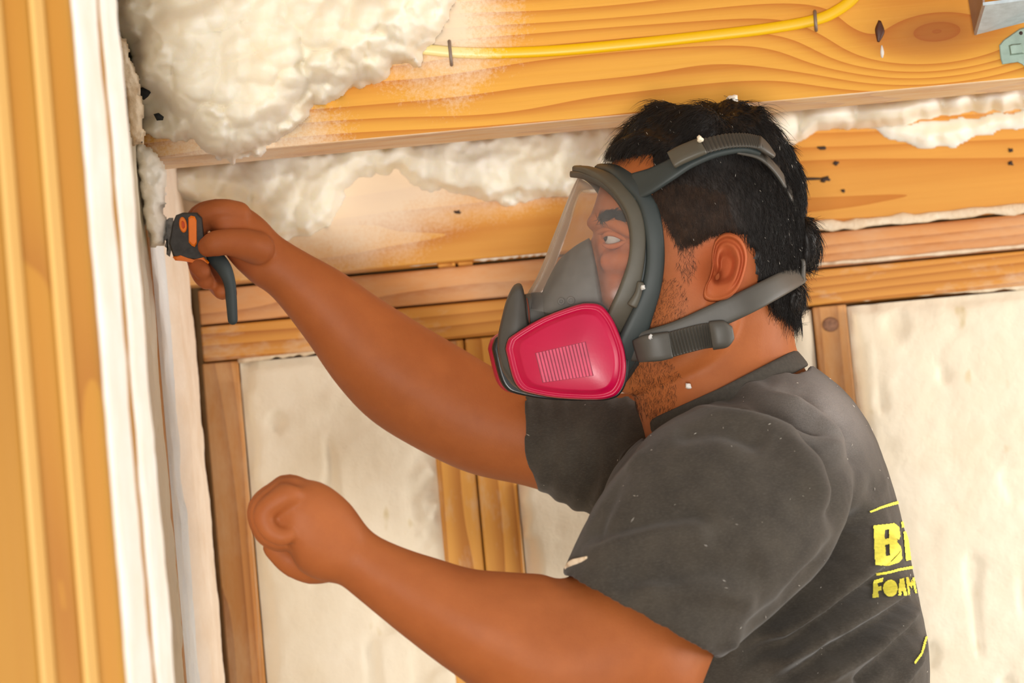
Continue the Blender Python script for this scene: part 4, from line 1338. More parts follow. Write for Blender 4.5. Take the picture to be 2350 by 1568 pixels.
qx, qy = hpx[used], hpy[used]
topw = smoothstep(395, 300, qy + 0.10 * np.abs(qx - 1600)) * (0.12 + 0.88 * smoothstep(1790, 1715, qx))
lump = fbm(np.stack([qx / 34, qy / 34, hv[:, 1] * 40], -1), 4, 2)
off = 0.0022 + 0.0035 * smoothstep(1640, 1800, qx) + topw * (0.0165 + 0.010 * lump + 0.005 * np.sin(qx / 24 + hv[:, 1] * 90)) + 0.0012 * lump
off *= np.clip((hs + 3) / 14, 0.05, 1)
cap_v = hv + hn * off[:, None]
# front tuft leans forward over the forehead
ft = np.exp(-(((qx - 1440) / 45) ** 2 + ((qy - 335) / 30) ** 2)) * np.clip(hs / 10, 0, 1)
cap_v += (-CR * 0.008 - CU * 0.002)[None] * ft[:, None]
me = bpy.data.meshes.new('hair')
me.from_pydata(cap_v.tolist(), [], remap[hf].tolist()); me.update()
hair = link('hair', me, M_hair, bo)
smooth_verts(hair, 2, 0.4)

# knot of hair at the back, crown tuft and nape tail
hx_ = MB()
def blob(px_, py_, dy, a, b, c, rot=0):
    ca, sa = math.cos(rot), math.sin(rot)
    e1 = (CR * ca + CU * sa); e2 = (-CR * sa + CU * ca)
    hx_.ellipsoid(Q(px_, py_, dy), (e1 * a, e2 * b, np.array([0, c, 0])), 18, 12)
blob(1852, 556, -0.004, 0.0115, 0.024, 0.020, 0.10)
blob(1848, 585, -0.004, 0.010, 0.014, 0.018, 0.0)
blob(1806, 398, 0.010, 0.013, 0.024, 0.024, 0.45)
blob(1790, 352, 0.012, 0.012, 0.012, 0.02, 0.3)
blob(1816, 690, -0.004, 0.011, 0.022, 0.030, -0.12)
kn = hx_.build('hair_knot', M_hair, bo)
remesh(kn, 0.003)
v = getv(kn); setv(kn, v + getn(kn) * (0.003 * fbm(v * 120, 3, 5))[:, None])


def sample_faces(o, n, cond=None, seed=1):
    r = np.random.default_rng(seed)
    v = getv(o); o.data.calc_loop_triangles()
    tr = np.empty(len(o.data.loop_triangles) * 3, np.int64); o.data.loop_triangles.foreach_get('vertices', tr); tr = tr.reshape(-1, 3)
    if cond is not None:
        tr = tr[cond[tr].all(1)]
    a, b, c = v[tr[:, 0]], v[tr[:, 1]], v[tr[:, 2]]
    nn = np.cross(b - a, c - a); ar = np.linalg.norm(nn, axis=1)
    vn = getn(o)
    i = r.choice(len(tr), n, p=ar / ar.sum())
    u = r.random((n, 2)); fl = u.sum(1) > 1; u[fl] = 1 - u[fl]
    p = a[i] + (b[i] - a[i]) * u[:, :1] + (c[i] - a[i]) * u[:, 1:]
    nr_ = vn[tr[i, 0]]
    return p, nr_


def strands(name, p, n, d, length, lift, rad, mt, parent, bend=0.5, seg=4, curl=0.0, seed=3, grav=0.0):
    """p roots, n normals, d flow directions (n,3), length (n,)"""
    r = np.random.default_rng(seed)
    d = d - n * (d * n).sum(1)[:, None]
    d /= np.linalg.norm(d, axis=1)[:, None] + 1e-9
    side = np.cross(n, d)
    ph = r.random(len(p)) * 6.28
    rings_ = []
    cur = p - n * 0.0001
    for s in range(seg + 1):
        t = s / seg
        if s:
            l = lift * (1 - bend * t * 2)
            st = d + grav * t + n * np.asarray(l).reshape(-1, 1) + side * (curl * np.sin(ph + t * 5))[:, None]
            st /= np.linalg.norm(st, axis=1)[:, None]
            cur = cur + st * (length / seg)[:, None]
        w = rad * (1 - 0.8 * t)
        rings_.append(np.stack([cur + side * w, cur - side * w * 0.5 + n * w * 0.87, cur - side * w * 0.5 - n * w * 0.87], 1))
    V = np.stack(rings_, 1).reshape(-1, 3)       # strand, seg, 3
    k = np.arange(len(p))[:, None] * (seg + 1) * 3
    Fs = []
    for s in range(seg):
        for j in range(3):
            a, b = s * 3 + j, s * 3 + (j + 1) % 3
            Fs.append(np.concatenate([k + a, k + b, k + b + 3, k + a + 3], 1))
    Fs = np.concatenate(Fs, 0)
    me = bpy.data.meshes.new(name)
    me.vertices.add(len(V)); me.vertices.foreach_set('co', V.ravel())
    me.loops.add(Fs.size); me.loops.foreach_set('vertex_index', Fs.ravel())
    me.polygons.add(len(Fs)); me.polygons.foreach_set('loop_start', np.arange(len(Fs)) * 4)
    me.update(calc_edges=True)
    o = link(name, me, mt, parent)
    o['kind'] = 'stuff'
    return o


def vec(dx, dy, dz=0.0):     # picture direction (right, down) + depth
    return CR * dx - CU * dy + np.array([0, dz, 0])


rs = np.random.default_rng(5)
p, n = sample_faces(hair, 15000, None, 2)
ax_, ay_ = proj(p)
tw = smoothstep(390, 310, ay_ + 0.08 * np.abs(ax_ - 1600))[:, None]
bk = smoothstep(1640, 1790, ax_)[:, None]
topdir = vec(-0.95, 0.25)[None] * smoothstep(1700, 1600, ax_)[:, None] + vec(0.7, 0.35)[None] * smoothstep(1600, 1720, ax_)[:, None]
d = tw * (topdir + rs.normal(0, 0.35, (len(p), 3))) + (1 - tw) * (vec(0.35, 0.9)[None] * (1 - bk) + vec(0.18, 1.0)[None] * bk + rs.normal(0, 0.16, (len(p), 3)))
ln = (tw[:, 0] * 0.030 + (1 - tw[:, 0]) * (0.008 + 0.016 * bk[:, 0])) * rs.uniform(0.6, 1.25, len(p))
strands('hair_strands', p, n, d, ln, 0.12 + 0.02 * tw[:, 0] + 0.14 * rs.random(len(p)), 0.00030, M_hair, bo, 0.7, 5, 0.45, 5, vec(0.0, 0.95)[None] * tw)
p, n = sample_faces(kn, 2600, None, 4)
d = np.tile(vec(0.2, 1.0), (len(p), 1)) + rs.normal(0, 0.3, (len(p), 3))
strands('hair_strands', p, n, d, 0.017 * rs.uniform(0.5, 1.2, len(p)), 0.25 + 0.3 * rs.random(len(p)), 0.00028, M_hair, bo, 0.6, 4, 0.4, 6)
# faded temple and sideburn, stubble on jaw and throat, eyebrow
def patch_strands(name, poly, cnt, ln, dirv, rad, mt, lift=0.2, seed=9, soft=20, ymax=0.0):
    v = getv(bo); nn = getn(bo)
    x, y = proj(v)
    s = poly_sd(x, y, poly)
    cond = (s > -soft) & (nn[:, 1] < 0.15) & (v[:, 1] < HY + ymax)
    p, n = sample_faces(bo, cnt, cond, seed)
    x, y = proj(p)
    s = poly_sd(x, y, poly)
    r = np.random.default_rng(seed)
    keep = r.random(len(p)) < smoothstep(-soft, soft, s)
    p, n = p[keep], n[keep]
    d = np.tile(dirv, (len(p), 1)) + r.normal(0, 0.3, (len(p), 3))
    return strands(name, p, n, d, ln * r.uniform(0.5, 1.3, len(p)), lift, rad, mt, bo, 0.5, 3, 0.2, seed)


patch_strands('temple_hair', [(1505, 455), (1560, 440), (1640, 500), (1640, 530), (1600, 548), (1566, 556), (1545, 520)], 7000, 0.008, vec(0.15, 0.95), 0.00024, M_fade, 0.22, 11, 14)
v_ = getv(hair); x_, y_ = proj(v_)
tc_ = (poly_sd(x_, y_, [(1490, 440), (1560, 420), (1660, 440), (1690, 530), (1640, 540), (1600, 556), (1562, 562), (1540, 520)]) > -4) & (getn(hair)[:, 1] < 0.1)
p, n = sample_faces(hair, 5000, tc_, 31)
strands('temple_hair', p, n, np.tile(vec(0.2, 0.95), (len(p), 1)) + rs.normal(0, 0.22, (len(p), 3)), 0.008 * rs.uniform(0.5, 1.3, len(p)), 0.16 + 0.12 * rs.random(len(p)), 0.00026, M_fade, bo, 0.6, 3, 0.2, 32)
patch_strands('sideburn', [(1560, 550), (1600, 548), (1596, 610), (1580, 640), (1560, 600)], 420, 0.0055, vec(0.1, 1.0), 0.00016, M_fade, 0.15, 12, 12)
patch_strands('stubble', [(1510, 640), (1560, 620), (1600, 690), (1560, 760), (1490, 800), (1470, 740)], 1500, 0.0034, vec(-0.3, 0.9), 0.00015, M_fade, 0.35, 13, 30)
patch_strands('stubble', [(1440, 850), (1520, 830), (1560, 860), (1540, 930), (1490, 985), (1455, 940)], 1700, 0.0042, vec(-0.1, 1.0), 0.00014, M_fade, 0.45, 14, 22, 0.03)
patch_strands('eyebrow', [(1372, 502), (1384, 491), (1404, 483), (1420, 487), (1444, 506), (1436, 511), (1406, 501), (1380, 510)], 1500, 0.0075, vec(0.85, -0.25), 0.00028, M_hair, 0.18, 15, 4)

# ------------------------------------------------------------------ respirator
M_seal = plain_mat('rubber_seal', lin(50, 57, 56), 0.55, var=0.10, vscale=30, bump_s=0.05)
M_frame = plain_mat('frame_plastic', lin(80, 75, 63), 0.5, var=0.06, bump_s=0.06)
M_strap = plain_mat('strap_rubber', lin(72, 68, 61), 0.5, var=0.06, bump_s=0.06)
M_cup = plain_mat('cup_silicone', lin(80, 76, 70), 0.55, var=0.06)
M_shell = plain_mat('front_cover', lin(72, 68, 62), 0.45, var=0.08)
M_blk = plain_mat('black_plastic', lin(26, 26, 26), 0.3)
M_pink = plain_mat('pink_filter', lin(186, 2, 62), 0.34, var=0.05, vscale=25, bump_s=0.05)
M_gril = plain_mat('grille_pink', lin(206, 62, 96), 0.5)
M_slot = plain_mat('grille_slot', lin(150, 56, 78), 0.7)


def lens_mat():
    m, nt, bs = newmat('clear_lens')
    L = nt.links
    out = nt.nodes['Material Output']
    tr = N(nt, 'ShaderNodeBsdfTransparent'); tr.inputs[0].default_value = (0.975, 0.975, 0.97, 1)
    df = N(nt, 'ShaderNodeBsdfDiffuse'); df.inputs[0].default_value = (0.86, 0.82, 0.78, 1)
    gl0 = N(nt, 'ShaderNodeBsdfGlossy'); gl0.inputs['Roughness'].default_value = 0.12
    tl = N(nt, 'ShaderNodeBsdfTranslucent'); tl.inputs[0].default_value = (0.95, 0.92, 0.88, 1)
    ad = N(nt, 'ShaderNodeMixShader'); ad.inputs[0].default_value = 0.5; L.new(df.outputs[0], ad.inputs[1]); L.new(tl.outputs[0], ad.inputs[2])
    gl = N(nt, 'ShaderNodeMixShader'); gl.inputs[0].default_value = 0.7; L.new(gl0.outputs[0], gl.inputs[1]); L.new(ad.outputs[0], gl.inputs[2])
    n = noise(nt, coords(nt), 120, 4, 0.7)
    hz = math_n(nt, 'ADD', 0.03, math_n(nt, 'MULTIPLY', n, 0.10))
    m1 = N(nt, 'ShaderNodeMixShader'); L.new(hz, m1.inputs[0]); L.new(tr.outputs[0], m1.inputs[1]); L.new(df.outputs[0], m1.inputs[2])
    fr = N(nt, 'ShaderNodeFresnel'); fr.inputs['IOR'].default_value = 1.30
    m2 = N(nt, 'ShaderNodeMixShader'); L.new(fr.outputs[0], m2.inputs[0]); L.new(m1.outputs[0], m2.inputs[1]); L.new(gl.outputs[0], m2.inputs[2])
    L.new(m2.outputs[0], out.inputs['Surface'])
    return m


M_lens = lens_mat()
MSH = 600.0                                    # the face is turned a little to the camera
def mir(q): return (q[0] + MSH * q[2], q[1], -q[2])
def loop(half): return [Q(*a) for a in half] + [Q(*mir(a)) for a in half[::-1][1:]]


FC = np.array(Q(1430, 590, 0))
def outw(p):
    d = np.array(p) - FC
    return d - CR * (d @ CR) * 0.9


resp = empty('respirator', Q(1330, 905, 0))
tag(resp, 'full-face respirator with clear lens and bright pink filters, worn on his face', 'respirator')
seal_h = [(1392, 388, 0.0), (1422, 394, -0.034), (1456, 420, -0.057), (1484, 462, -0.068), (1499, 520, -0.0735), (1504, 590, -0.0745), (1496, 655, -0.0735), (1476, 715, -0.0705), (1452, 775, -0.066), (1424, 835, -0.055), (1386, 886, -0.030), (1360, 900, 0.0)]
pts = loop(seal_h)
w_ = [0.0115, 0.0115, 0.0110, 0.0088, 0.0084, 0.0084, 0.0088, 0.0100, 0.012, 0.012, 0.010, 0.010]
MB().sweep(pts, w_ + w_[::-1][1:], 0.0052, outw, 6, 16, 3.0).build('face_seal', M_seal, resp)
fr_h = [(1326, 390, 0.0), (1352, 394, -0.026), (1394, 412, -0.047), (1430, 446, -0.062), (1455, 490, -0.0705), (1464, 540, -0.0745), (1460, 600, -0.0755), (1446, 655, -0.0745), (1428, 705, -0.071), (1400, 760, -0.060), (1350, 810, -0.040), (1290, 830, 0.0)]
pts = loop(fr_h)
w_ = [0.0052, 0.0056, 0.0066, 0.0070, 0.0070, 0.0070, 0.0074, 0.0088, 0.0100, 0.010, 0.010, 0.010]
frm = MB().sweep(pts, w_ + w_[::-1][1:], 0.0042, outw, 6, 16, 4.0).build('lens_frame', M_frame, resp)
# retaining lip inside the frame and the clip at its lower rear corner
lip_h = [(x - 15, y + 10, dd * 0.97) for x, y, dd in fr_h[:9]]
MB().sweep([Q(*a) for a in lip_h], 0.0016, 0.0030, outw, 6, 10, 3).build('frame_lip', M_strap, frm)
MB().loft([[1462, 648, 1478, 652, HY - 0.080, 0.004], [1456, 672, 1472, 678, HY - 0.080, 0.004], [1440, 696, 1462, 706, HY - 0.079, 0.004]], 12, 4, e=4, cap0=4, cap1=4).build('frame_clip', M_frame, frm)

# web between frame and seal
mb = MB()
a_ = catmull(np.array([(x + 6, y, d + 0.002) for x, y, d in fr_h]), 5); b_ = catmull(np.array([(x, y, d + 0.001) for x, y, d in seal_h]), 5)
nb_ = len(a_)
R0 = [Q(*a) for a in a_] + [Q(*mir(a)) for a in a_[::-1][1:]]; R1 = [Q(*a) for a in b_] + [Q(*mir(a)) for a in b_[::-1][1:]]
R0 = np.array([list(p) for p in R0]); R1 = np.array([list(p) for p in R1])
mb.rings([R0, (R0 + R1) / 2, R1], closed=False, cap=False)
mb.build('skirt', M_seal, resp)

# lens
E = catmull([(1342, 410, -0.016), (1382, 428, -0.040), (1416, 462, -0.0555), (1441, 505, -0.0645), (1449, 550, -0.0690), (1445, 603, -0.0700), (1431, 650, -0.0690), (1412, 700, -0.066), (1385, 745, -0.058)], 5)
Cn = catmull([(1329, 408), (1320, 430), (1307, 462), (1289, 508), (1271, 553), (1253, 600), (1234, 642), (1216, 672), (1200, 706)], 5)
R = []
for (ex, ey, ed), (cx_, cy_) in zip(E, Cn):
    row = []
    for s in np.linspace(-1, 1, 25):
        a = abs(s) * math.pi / 2
        dy = ed * math.sin(a); k = math.cos(a) ** 0.8
        x = ex + (cx_ - ex) * k; y = ey + (cy_ - ey) * k
        if s > 0:
            x, y, dy = mir((x, y, dy))
        row.append(Q(x, y, dy))
    R.append(np.array([list(q) for q in row]))
lens = MB().rings(R, closed=False, cap=False).build('lens', M_lens, resp)

# nose cup
MB().loft([[1352, 546, 1392, 770, HY - 0.004, 0.036], [1318, 566, 1362, 775, HY - 0.004, 0.036], [1282, 598, 1320, 775, HY - 0.004, 0.033], [1258, 640, 1282, 770, HY - 0.004, 0.028], [1240, 680, 1258, 760, HY - 0.004, 0.024]], 26, 6, e=2.3, cap0=6, cap1=10).build('nose_cup', M_cup, resp)
for (x, y, r) in ((1288, 692, 9), (1310, 690, 10)):
    t = np.linspace(0, 2 * math.pi, 18, endpoint=False)
    MB().rings([Pn(x + r * np.cos(t), y + r * np.sin(t), HY - 0.034), Pn(x + r * np.cos(t), y + r * np.sin(t), HY - 0.040), Pn(x + r * .55 * np.cos(t), y + r * .55 * np.sin(t), HY - 0.041), Pn(x + r * .4 * np.cos(t), y + r * .4 * np.sin(t), HY - 0.037)]).build('inhalation_valve', M_cup, resp)


def extr(poly, prof, smooth_n=3, cen=None):
    """closed picture outline lofted through (dy, scale) pairs; dy may be a function of x"""
    pl = catmull(np.vstack([poly, poly[:1]]), smooth_n)[:-1]
    c = np.array(cen) if cen is not None else np.asarray(poly, float).mean(0)
    R = []
    for dy, s in prof:
        q = c + (pl - c) * s
        D = dy(q[:, 0]) if callable(dy) else dy
        R.append(Pn(q[:, 0], q[:, 1], HY + D))
    return MB().rings(R)


SHELL = np.array([(1180, 654), (1190, 650), (1199, 657), (1206, 690), (1211, 735), (1222, 790), (1236, 850), (1240, 900), (1210, 905), (1184, 890), (1172, 880), (1154, 854), (1147, 832), (1142, 800), (1143, 770), (1149, 740), (1160, 695), (1172, 666)], float)
extr(SHELL, [(0.036, 0.80), (0.034, 0.93), (0.026, 1.0), (0, 1.0), (-0.026, 1.0), (-0.036, 0.95), (-0.040, 0.84)]).build('front_cover', M_shell, resp)
MB().loft([[1204, 676, 1212, 770, HY, 0.026], [1222, 672, 1228, 780, HY, 0.027], [1246, 672, 1250, 790, HY, 0.028], [1262, 690, 1265, 800, HY, 0.030]], 24, 4, e=3, cap0=4, cap1=4).build('valve_body', M_cup, resp)
MB().loft([[1207, 684, 1210, 684, HY - 0.030, 0.002], [1211, 710, 1215, 710, HY - 0.031, 0.002], [1213, 745, 1217, 745, HY - 0.031, 0.002]], 8, 4).build('orange_gasket', plain_mat('gasket', lin(120, 52, 30), 0.6), resp)
# lower body that carries both filters
MB().loft([[1215, 745, 1215, 890, HY, 0.034], [1290, 740, 1280, 900, HY, 0.044], [1370, 730, 1370, 905, HY, 0.052], [1425, 730, 1430, 890, HY, 0.056], [1462, 750, 1466, 850, HY, 0.058]], 28, 5, e=3, cap0=8, cap1=10).build('mask_body', M_seal, resp)

FILT = np.array([(1160, 801), (1164, 785), (1176, 770), (1245, 729), (1323, 700), (1354, 696), (1377, 700), (1393, 714), (1410, 740), (1428, 785), (1435, 814), (1437, 843), (1433, 875), (1422, 899), (1405, 912), (1368, 918), (1279, 914), (1214, 902), (1190, 890), (1175, 862)], float)
GR = np.array([(1229, 811), (1343, 785), (1361, 862), (1246, 878)], float)
fcen = (1312, 818)
def make_filter(side):
    tilt = lambda o: (lambda x: (-(0.0600 + o) - 0.012 * (x - 1160) / 275))
    def pt(x, y, D):
        if side < 0: return Pn(x, y, HY + D)
        return Pn(np.asarray(x) + MSH * D, y, HY - D)
    pl = catmull(np.vstack([FILT, FILT[:1]]), 3)[:-1]
    def mk(prof, cen=fcen, poly=pl, dx=0):
        c = np.array(cen); R = []
        for o, s in prof:
            q = c + (poly - c) * s
            R.append(pt(q[:, 0] + dx, q[:, 1], tilt(o)(q[:, 0])))
        return MB().rings(R)
    fo = mk([(-0.012, 0.95), (-0.010, 0.995), (0.006, 1.0), (0.011, 0.985), (0.0135, 0.955), (0.0135, 0.93), (0.0115, 0.905), (0.0120, 0.88), (0.0175, 0.80), (0.0185, 0.765)]).build('pink_filter', M_pink, resp)
    mk([(-0.016, 0.97), (-0.016, 1.022), (-0.009, 1.022), (-0.009, 0.98)], dx=2).build('filter_gasket', M_blk, fo)
    g = catmull(np.vstack([GR, GR[:1]]), 1)[:-1]
    gc = GR.mean(0)
    mk([(0.0176, 1.02), (0.0188, 1.02), (0.0190, 1.0)], gc, GR).build('grille_bed', M_slot, fo)
    sl = MB()
    for i in range(15):
        a, b = (i + 0.18) / 15, (i + 0.82) / 15
        q = np.array([GR[0] * (1 - a) + GR[1] * a, GR[0] * (1 - b) + GR[1] * b, GR[3] * (1 - b) + GR[2] * b, GR[3] * (1 - a) + GR[2] * a])
        sl.rings([pt(q[:, 0], q[:, 1], tilt(0.0185)(q[:, 0])), pt(q[:, 0], q[:, 1], tilt(0.0199)(q[:, 0]))])
    sl.build('grille', M_gril, fo, smooth=False)
    fo.data.polygons.foreach_set('use_smooth', [True] * len(fo.data.polygons))
    return fo
make_filter(-1); make_filter(1)

# head harness: two upper and two lower straps joining behind the head
HC = np.array(Q(1640, 520, 0))
def hout(p): return np.array(p) - HC
def ribbed(keys, hw, th, n):
    k = catmull(keys, 8)
    i = np.linspace(0, len(k) - 1, n)
    k = np.stack([np.interp(i, np.arange(len(k)), k[:, c]) for c in range(3)], -1)
    return [Q(*a) for a in k], [hw] * n, [th * 1.15 if j % 2 else th * 0.4 for j in range(n)]


for s in (-1, 1):
    f = (lambda q: q) if s < 0 else mir
    up = [(1452, 432, -0.0600), (1492, 416, -0.0700), (1535, 392, -0.0770), (1580, 366, -0.0790), (1640, 344, -0.0780), (1700, 336, -0.0740), (1742, 346, -0.0670)]
    o = MB().sweep([Q(*f(a)) for a in up], [0.0155, 0.0135, 0.0115, 0.0100, 0.0085, 0.0072, 0.0060], [0.0032] * 7, hout, 6, 14, 3.5).build('upper_strap', M_seal, resp)
    top = [(1556, 360, -0.0830), (1600, 341, -0.0830), (1660, 325, -0.0810), (1710, 322, -0.0770), (1744, 328, -0.0710)]
    pp, ww, tt = ribbed(top, 0.0088, 0.0024, 54)
    if s > 0: pp, ww, tt = [Q(*mir(a)) for a in catmull(top, 4)], [0.0088] * 17, [0.002] * 17
    MB().sweep(pp, ww, tt, hout, 1, 12, 4).build('ribbed_band', M_strap, o, smooth=False)
    MB().sweep([Q(*f(a)) for a in ((1540, 368, -0.0835), (1562, 356, -0.0850), (1592, 343, -0.0855), (1612, 335, -0.0850))], [0.0098] * 4, [0.0030, 0.0034, 0.0034, 0.0030], hout, 5, 14, 4).build('buckle', M_frame, o)
    MB().sweep([Q(*f(a)) for a in ((1740, 326, -0.0725), (1758, 340, -0.0690), (1776, 358, -0.0640))], [0.0092, 0.0075, 0.0030], [0.0030, 0.0026, 0.0020], hout, 5, 14, 3).build('strap_end', M_strap, o)
    back = [(1690, 342, -0.0745), (1742, 356, -0.0665), (1782, 392, -0.0560), (1814, 446, -0.0430), (1833, 506, -0.0270), (1842, 570, -0.0140), (1842, 630, -0.0060)]
    MB().sweep([Q(*f(a)) for a in back], 0.0062, 0.0016, hout, 6, 12, 3.5).build('back_strap', M_strap, o)
    lw = [(1440, 800, -0.0620), (1490, 790, -0.0680), (1560, 764, -0.0740), (1640, 727, -0.0770), (1720, 690, -0.0760), (1785, 656, -0.0580), (1826, 634, -0.0280), (1838, 626, -0.0040)]
    o = MB().sweep([Q(*f(a)) for a in lw], [0.0125, 0.0130, 0.0115, 0.0112, 0.0110, 0.0105, 0.0100, 0.0095], [0.0028] * 8, lambda p: np.array(p) - np.array(Q(1640, 720, 0)), 6, 14, 3.5).build('lower_strap', M_strap, resp)
    lo = lambda p: np.array(p) - np.array(Q(1600, 760, 0.03))
    tl = [(1530, 794, -0.0800), (1570, 783, -0.0815), (1610, 773, -0.0825), (1640, 769, -0.0825)]
    if s < 0:
        k = catmull(tl, 12); n_ = 34
        i_ = np.linspace(0, len(k) - 1, n_); k = np.stack([np.interp(i_, np.arange(len(k)), k[:, c]) for c in range(3)], -1)
        MB().sweep([Q(*a) for a in k], [0.0112] * n_, [0.0031 if j % 2 else 0.0012 for j in range(n_)], lo, 1, 12, 4).build('ribbed_band', M_strap, o, smooth=False)
    else:
        MB().sweep([Q(*mir(a)) for a in tl], 0.0112, 0.0022, lo, 4, 12, 4).build('ribbed_band', M_strap, o)
    MB().sweep([Q(*f(a)) for a in ((1462, 806, -0.0720), (1486, 800, -0.0790), (1512, 797, -0.0810), (1538, 792, -0.0800))], [0.0105, 0.0122, 0.0125, 0.0120], [0.0036, 0.0042, 0.0042, 0.0036], lo, 5, 14, 5).build('buckle', M_strap, o)
    MB().sweep([Q(*f(a)) for a in ((1632, 771, -0.0830), (1646, 769, -0.0840), (1666, 767, -0.0835), (1682, 764, -0.0825))], [0.0128, 0.0128, 0.0118, 0.0060], [0.0030, 0.0046, 0.0044, 0.0024], lo, 5, 16, 2.6).build('strap_end', M_strap, o)
MB().loft([[1818, 600, 1836, 590, HY, 0.020], [1836, 600, 1850, 600, HY, 0.026], [1832, 640, 1848, 650, HY, 0.022]], 16, 4, e=3, cap0=4, cap1=4).build('harness_pad', M_strap, resp)

# ------------------------------------------------------------------ cutting tool in the far hand
M_tool = plain_mat('tool_black', lin(56, 54, 52), 0.6, var=0.35, vscale=160, bump_s=0.3)
M_orng = plain_mat('tool_orange', lin(240, 120, 10), 0.45)
M_blade = plain_mat('blade_steel', lin(120, 116, 110), 0.5, 0.6, var=0.4, vscale=200)
M_hndl = plain_mat('handle_rubber', lin(52, 62, 64), 0.6)
tool = empty('cutting_tool', P(534, 738, 2.70))
tag(tool, 'black and orange hand-held cutting tool gripped in the raised fist', 'tool')
def slab(poly, prof, name, mt, par, Y):
    pl = np.array(poly, float); c = pl.mean(0)
    return MB().rings([Pn(c[0] + (pl[:, 0] - c[0]) * s, c[1] + (pl[:, 1] - c[1]) * s, Y + d) for d, s in prof]).build(name, mt, par, smooth=False)
hs_ = [(396, 512), (404, 494), (420, 488), (452, 488), (464, 500), (468, 540), (472, 580), (478, 600), (452, 598), (420, 594), (398, 590), (388, 560)]
b = slab(hs_, [(0.05, 0.9), (0.048, 1.0), (0.004, 1.0), (0.0, 0.93)], 'housing', M_tool, tool, 2.690)
t = np.linspace(0, 2 * math.pi, 24, endpoint=False)
ring_o = np.stack([420 + 9 * np.cos(t) - 0.10 * 18 * np.sin(t) * -1, 516 + 18 * np.sin(t)], -1)
slab(ring_o, [(0.002, 1.0), (-0.0015, 1.0), (-0.0025, 0.85), (-0.0025, 0.5), (-0.001, 0.42)], 'orange_button', M_orng, b, 2.690)
slab(np.stack([421 + 3.5 * np.cos(t), 515 + 9 * np.sin(t)], -1), [(0.0, 1.0), (-0.0016, 0.9)], 'button_core', plain_mat('button_red', lin(200, 70, 10), 0.5), b, 2.690)
slab([(432, 500), (438, 495), (447, 497), (451, 506), (452, 558), (447, 567), (440, 564), (433, 556)], [(0.002, 1.0), (-0.0025, 1.0), (-0.004, 0.86)], 'orange_panel', M_orng, b, 2.690)
slab([(396, 590), (412, 585), (430, 592), (448, 596), (470, 590), (480, 602), (476, 610), (450, 606), (424, 600), (402, 598)], [(0.045, 1.0), (-0.001, 1.0), (-0.003, 0.85)], 'orange_trim', M_orng, b, 2.692)
bl = [(398, 500), (396, 560), (390, 590), (382, 584), (386, 572), (378, 566), (383, 555), (375, 548), (380, 536), (374, 528), (381, 518), (378, 508), (388, 500)]
slab(bl, [(0.003, 1.0), (0.0, 1.0)], 'blade', M_blade, tool, 2.712)
MB().tube([P(470, 552, 2.715), P(492, 588, 2.700), P(514, 616, 2.692), P(527, 650, 2.692), P(531, 690, 2.694), P(534, 734, 2.697)], [0.008, 0.0082, 0.0076, 0.0060, 0.0056, 0.0050], 14, 5, flat=0.6).build('handle', M_hndl, tool)

# ------------------------------------------------------------------ foam crumbs
def crumb(px_, py_, Y, r, lab, seed, mt=None):
    g = np.random.default_rng(seed)
    mb = MB().ellipsoid(P(px_, py_, Y), (CR * r * g.uniform(.7, 1.2), CU * r * g.uniform(.8, 1.3), np.array([0, r, 0])), 14, 9)
    v = np.array(mb.v); c = v.mean(0); d = v - c
    v = c + d * (1 + 0.9 * fbm(d / r * 1.6 + seed, 3, seed))[:, None]
    mb.v = [tuple(q) for q in v]
    return tag(mb.build('foam_crumb', mt or M_foam), lab, 'foam crumb', 'loose foam crumbs')
crumb(1682, 236, HY, 0.0056, 'white foam crumb perched on top of his hair', 1)
crumb(1725, 293, HY - 0.03, 0.0070, 'white foam crumb caught in the hair curl behind the crown', 2)
crumb(1606, 319, HY - 0.0885, 0.0034, 'yellowish foam crumb on the upper strap buckle', 3, M_foam_bay)
crumb(1580, 887, HY - 0.066, 0.0024, 'small foam crumb on the collar below the jaw', 4)
crumb(1494, 774, HY - 0.0845, 0.0022, 'tiny foam crumb on the lower strap buckle', 5)
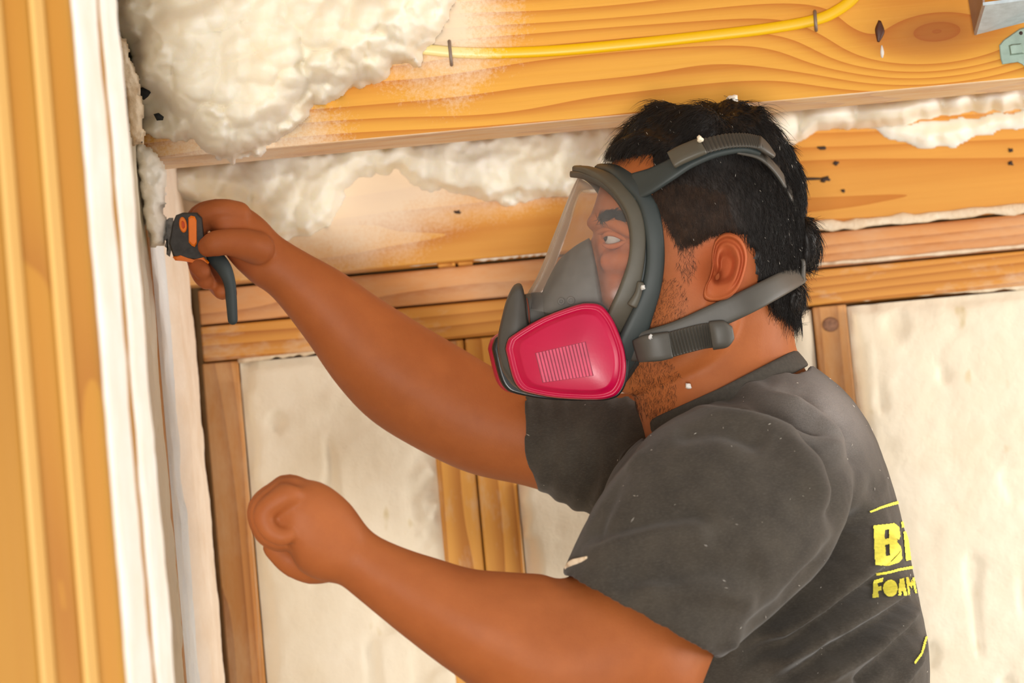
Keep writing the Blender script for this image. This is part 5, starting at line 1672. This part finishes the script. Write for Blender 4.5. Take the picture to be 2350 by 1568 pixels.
crumb(1476, 660, HY - 0.0845, 0.0022, 'tiny foam crumb on the lens frame clip', 6)
mb_ = MB()
kk_ = []
for (x_, y_, q_) in ((1298, 1304, 4), (1306, 1299, 8), (1318, 1294, 10), (1330, 1289, 8), (1346, 1280, 3)):
    d_ = (P(x_, y_, 3.0) - CAM).normalized(); h_, nn_, _, _ = bvh.ray_cast(CAM, d_)
    if h_ is not None: kk_.append([x_ - q_ * .5, y_ - q_, x_ + q_ * .5, y_ + q_, h_.y, 0.0022])
mb_.loft(kk_, 12, 4, cap0=3, cap1=3)
sm_ = mb_.build('foam_smudge', M_smear, so)


# fine foam dust on shirt and hair: nobody could count it
bs_ = MB()
g = np.random.default_rng(12)
p, n = sample_faces(so, 700, getn(so)[:, 1] < -0.15, 8)
k_ = 0
tri = []
for q, nn in zip(p[:150], n[:150]):
    r = g.uniform(0.0003, 0.0008)
    u = np.cross(nn, g.normal(size=3)); u /= np.linalg.norm(u) + 1e-9; w2 = np.cross(nn, u)
    c = q + nn * 0.0006; L_ = g.uniform(1, 3.5)
    bs_.add([c - u * r * L_, c + w2 * r * .5, c + u * r * L_, c - w2 * r * .5, c + nn * r * .6], [(0, 1, 4), (1, 2, 4), (2, 3, 4), (3, 0, 4), (3, 2, 1, 0)])
d1 = bs_.build('foam_dust', M_foam, so, smooth=False); d1['kind'] = 'stuff'
bs_ = MB()
p, n = sample_faces(hair, 900, getn(hair)[:, 1] < 0.1, 9)
for q, nn in zip(p[:90], n[:90]):
    r = g.uniform(0.0003, 0.0006); u = vec(0.45, 0.9) + g.normal(0, .2, 3); u /= np.linalg.norm(u); w2 = np.cross(nn, u)
    c = q + nn * 0.0022; L_ = g.uniform(1.5, 4.0)
    bs_.add([c - u * r * L_, c + w2 * r * .5, c + u * r * L_, c - w2 * r * .5, c + nn * r * .6], [(0, 1, 4), (1, 2, 4), (2, 3, 4), (3, 0, 4), (3, 2, 1, 0)])
d2 = bs_.build('foam_dust', M_foam, hair, smooth=False); d2['kind'] = 'stuff'
